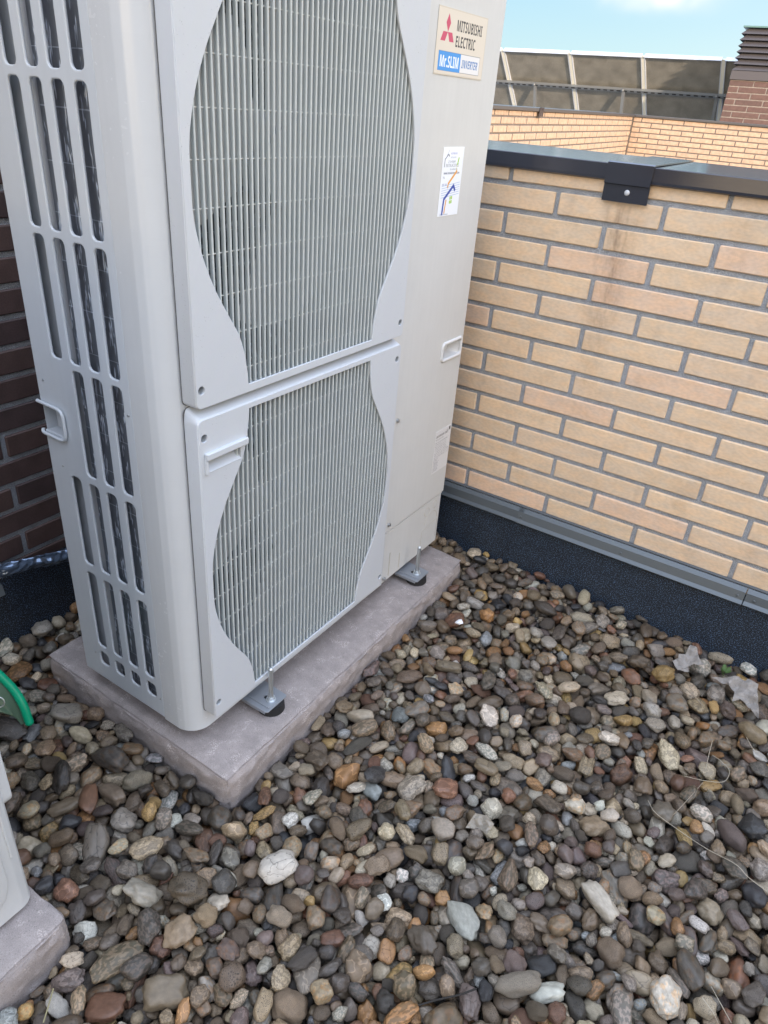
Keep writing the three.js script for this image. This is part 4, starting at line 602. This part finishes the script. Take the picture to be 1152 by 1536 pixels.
// ---------------------------------------------------------------- litter and weeds on the pebbles
{
  const dry = std({ color: lin(0.37, 0.355, 0.34), roughness: 0.75, map: brownTex });
  function leaf(name, pts, cx, cz, yaw, s, fold, seed, lift) { // crumpled sheet, a little thick
    const sh = new THREE.Shape(pts.map(([a, b]) => new THREE.Vector2(a * s, b * s))), pos = new THREE.ExtrudeGeometry(sh, { depth: 0.0006, bevelEnabled: false, steps: 1 });
    let g = pos; // refine by splitting long edges
    for (let it = 0; it < 3; it++) { const p = g.index ? g.toNonIndexed().attributes.position : g.attributes.position, out = []; const A = V(), B = V(), C = V(); function V() { return new THREE.Vector3(); } for (let i = 0; i < p.count; i += 3) { A.fromBufferAttribute(p, i); B.fromBufferAttribute(p, i + 1); C.fromBufferAttribute(p, i + 2); const ab = A.clone().lerp(B, 0.5), bc = B.clone().lerp(C, 0.5), ca = C.clone().lerp(A, 0.5); for (const t of [[A, ab, ca], [ab, B, bc], [ca, bc, C], [ab, bc, ca]]) for (const q of t) out.push(q.x, q.y, q.z); } g = new THREE.BufferGeometry(); g.setAttribute('position', new THREE.BufferAttribute(new Float32Array(out), 3)); }
    const p = g.attributes.position; for (let i = 0; i < p.count; i++) { const x = p.getX(i), y = p.getY(i); p.setZ(i, p.getZ(i) + fold * Math.abs(x + 0.3 * y) + 0.16 * s * n2(x / s * 1.5 + seed, y / s * 1.5) + 0.035 * s * n2b(x / s * 4 + seed, y / s * 4) - 0.12 * s * Math.abs(n2b(x / s * 0.9, y / s * 0.9 + seed))); }
    g.rotateX(-Math.PI / 2 + 0.62).rotateY(yaw); g = toCreasedNormals(g, 0.5); boxUV(g, 0.2); const o = mesh(name, g, dry, scene); o.position.set(cx, bedH(cx, cz) + lift, cz); return o;
  }
  tag(leaf('dry_leaf', [[-0.25, 1.07], [0.2, 0.93], [0.5, 0.36], [0.93, 0], [0.36, -0.14], [0.14, -0.43], [0.29, -0.71], [-0.36, -0.93], [-0.82, -0.57], [-0.57, -0.2], [-0.64, 0.07], [-0.29, 0.32]], 0.945, 0.742, -1.57, 0.040, 0.35, 3, 0.016), 'crumpled pale grey dry leaf near the bitumen upstand', 'leaf');
  tag(leaf('dry_leaf', [[-1.02, -0.02], [-0.64, 0.27], [-0.14, 0.57], [0.1, 0.5], [0.14, 0.6], [0.55, 0.57], [0.6, 0.23], [0.95, -0.7], [0.5, -0.5], [0.36, -0.36], [0.14, -0.32], [-0.09, -0.5], [-0.11, -0.09], [-0.4, 0.05]], 0.908, 0.868, -1.57, 0.062, 0.22, 8, 0.022), 'folded pale grey dry leaf with a stalk at the right edge', 'leaf');
  const stalk = std({ color: lin(0.30, 0.25, 0.19), roughness: 0.8 }), straw = std({ color: lin(0.42, 0.38, 0.30), roughness: 0.7 });
  const RY = new THREE.Raycaster(); camera.updateMatrixWorld(); const ground = (px, py, y) => { const v = V((px / 1152) * 2 - 1, 1 - (py / 1536) * 2, 0.5).unproject(camera).sub(camera.position), t = (y - camera.position.y) / v.y; return camera.position.clone().addScaledVector(v, t); };
  const onBed = (pts, lift) => pts.map(([a, b]) => { let q = ground(a, b, -0.08); for (let k = 0; k < 3; k++) { let h = -9; for (let i = -1; i <= 1; i++) for (let j = -1; j <= 1; j++) h = Math.max(h, bedH(q.x + i * 0.006, q.z + j * 0.006)); q = ground(a, b, Math.min(h, -0.03) + lift); } return q; });
  const tw = (name, pts, r, m, label, cat) => tag(mesh(name, tube(onBed(pts, 0.004), r, 60, 5), m, scene), label, cat);
  const s7 = (a) => a.map(([x, y]) => [850 + x * 0.2838, 1100 + y * 0.2838]);
  tw('grass_stem', s7([[430, 355], [470, 420], [590, 510], [740, 610], [890, 690], [960, 760], [1064, 840]]), 0.0006, straw, 'long dry grass stem crossing the pebbles at the right', 'stem');
  tw('grass_stem', s7([[620, 225], [730, 250], [830, 255], [860, 200], [820, 150], [770, 115]]), 0.0006, straw, 'dry grass stem bent in a hook on the pebbles below the folded leaf', 'stem');
  tw('grass_stem', s7([[770, 40], [750, 120], [735, 190]]), 0.00065, straw, 'short straight dry stem above the hooked grass stem', 'stem');
  tw('grass_stem', s7([[950, 20], [985, 80], [1050, 130]]), 0.00065, straw, 'short dry stem at the right edge beneath the folded leaf', 'stem');
  tw('grass_stem', s7([[565, 430], [640, 350], [720, 260]]), 0.00065, stalk, 'brown dry stem running down from the hooked grass stem', 'stem');
  tw('grass_stem', s7([[715, 1395], [770, 1470], [800, 1530]]), 0.0006, straw, 'left one of two pale grass blades at the lower right edge', 'stem');
  tw('grass_stem', s7([[765, 1340], [820, 1440], [870, 1530]]), 0.00065, straw, 'right one of two pale grass blades at the lower right edge', 'stem');
  tw('leaf_stalk', [[1029, 1033], [1040, 1043], [1054, 1058]], 0.0012, stalk, 'brown leaf stalk pointing at the folded dry leaf', 'stalk');
  tw('twig', [[80, 1483], [73, 1508], [65, 1534]], 0.0012, std({ color: lin(0.30, 0.27, 0.15), roughness: 0.8 }), 'short yellowish twig by the small slab at lower left', 'twig');
  tw('twig', [[628, 1508], [655, 1500], [690, 1492], [715, 1483]], 0.0016, std({ color: lin(0.02, 0.018, 0.016), roughness: 0.9 }), 'black twig lying at the bottom middle of the pebbles', 'twig');
  // white chip, plastic scrap
  const q = onBed([[689, 933]], 0.006)[0], chip = new THREE.IcosahedronGeometry(0.011, 1); { const p = chip.attributes.position; for (let i = 0; i < p.count; i++) { const k = 1 + 0.4 * n3(p.getX(i) * 90, p.getY(i) * 90, p.getZ(i) * 90); p.setXYZ(i, p.getX(i) * k, p.getY(i) * k * 0.55, p.getZ(i) * k * 0.8); } chip.computeVertexNormals(); }
  const ch = tag(mesh('stone_chip', chip, std({ color: lin(0.78, 0.80, 0.82), roughness: 0.6 }), scene), 'small bright white chip on the pebbles beside the long slab', 'chip'); ch.position.copy(q);
  const film = leaf('plastic_scrap', [[-0.9, -0.6], [-0.5, 0.5], [0.3, 0.6], [0.9, 0.2], [0.6, -0.6], [0.1, -0.4]], 0.229, 0.526, -1.3, 0.028, 0.2, 15, 0.010); film.material = new THREE.MeshPhysicalMaterial({ color: lin(0.55, 0.50, 0.42), roughness: 0.3, transmission: 0.6, thickness: 0 }); tag(film, 'scrap of clear plastic film lying amid the pebbles', 'scrap');
  // weed sprig
  const w = group('weed_sprig'), c0 = onBed([[1085, 1012]], 0.0)[0]; w.position.copy(c0); tag(w, 'small green weed sprouting by the upstand near the dry leaves', 'weed');
  const wm = std({ color: lin(0.06, 0.12, 0.03), roughness: 0.6 }), R = rng(8); for (let i = 0; i < 9; i++) { const a = R() * 6.28, l = 0.010 + R() * 0.010, lf = new THREE.SphereGeometry(1, 8, 6).scale(l * 0.32, 0.0007, l * 0.6).translate(0, 0, l * 0.7).rotateX(-0.5 - R() * 0.5).rotateY(a); mesh('leaf', lf, wm, w).position.set(0, 0.002 + R() * 0.008, 0); }
  mesh('stem', tube([[0, -0.01, 0], [0.002, 0.002, 0.001], [0.001, 0.012, -0.002]], 0.0008, 10, 5), wm, w);
}
{ // green plastic tool end lying at the left edge: rim, lower edge of the web, eyelet
  const GT = [[-0.137, -0.062, -0.342], [-0.135, -0.022, -0.355], [-0.137, 0.010, -0.375], [-0.146, 0.042, -0.396], [-0.162, 0.082, -0.425], [-0.182, 0.114, -0.448], [-0.140, -0.064, -0.346], [-0.154, -0.046, -0.366], [-0.174, -0.0225, -0.372], [-0.199, 0.000, -0.392], [-0.223, 0.025, -0.412], [-0.172, 0.002, -0.374]];
  const g = group('green_tool'); g.position.set(GT[0][0], GT[0][1], GT[0][2]);
  tag(g, 'curved green plastic tool end resting on pebbles at the left edge', 'tool');
  const gm = std({ color: lin(0.0, 0.36, 0.19), roughness: 0.35 }), gm2 = std({ color: lin(0.085, 0.15, 0.105), roughness: 0.4 }), rel = (p) => V(p[0] - GT[0][0], p[1] - GT[0][1], p[2] - GT[0][2]);
  const up = GT.slice(0, 6).map(rel), lo = GT.slice(6, 11).map(rel);
  mesh('rim', tube(up, 0.0088, 60, 12), gm, g); mesh('rim_tip', new THREE.SphereGeometry(0.0087, 14, 10), gm, g);
  { // web: a thick curved blade between the rim and its lower edge
    const A = new THREE.CatmullRomCurve3(up).getPoints(24), B = new THREE.CatmullRomCurve3(lo).getPoints(24), P = [], I = [], n = V(0.6, 0.2, 0.5).normalize();
    for (const o of [0.002, -0.002]) for (let i = 0; i <= 24; i++) for (let k = 0; k <= 6; k++) { const q = A[i].clone().lerp(B[i], k / 6).addScaledVector(n, o - 0.012 * Math.sin((k / 6) * Math.PI)); P.push(q.x, q.y, q.z); }
    const N = 25 * 7; for (const [b, f] of [[0, 1], [N, 0]]) for (let i = 0; i < 24; i++) for (let k = 0; k < 6; k++) { const a = b + i * 7 + k, t = [a, a + 1, a + 7, a + 1, a + 8, a + 7]; I.push(...(f ? t : [t[0], t[2], t[1], t[3], t[5], t[4]])); }
    for (let i = 0; i < 24; i++) { const a = i * 7 + 6; I.push(a, a + N, a + 7, a + 7, a + N, a + N + 7); }
    const q = new THREE.BufferGeometry(); q.setAttribute('position', new THREE.BufferAttribute(new Float32Array(P), 3)); q.setIndex(I); q.computeVertexNormals(); mesh('web', q, gm2, g); }
  mesh('eyelet', new THREE.TorusGeometry(0.012, 0.0014, 8, 24).rotateY(-0.8).rotateX(-0.3).translate(...rel(GT[11]).toArray()), zincM, g);
}

renderer.render(scene, camera);
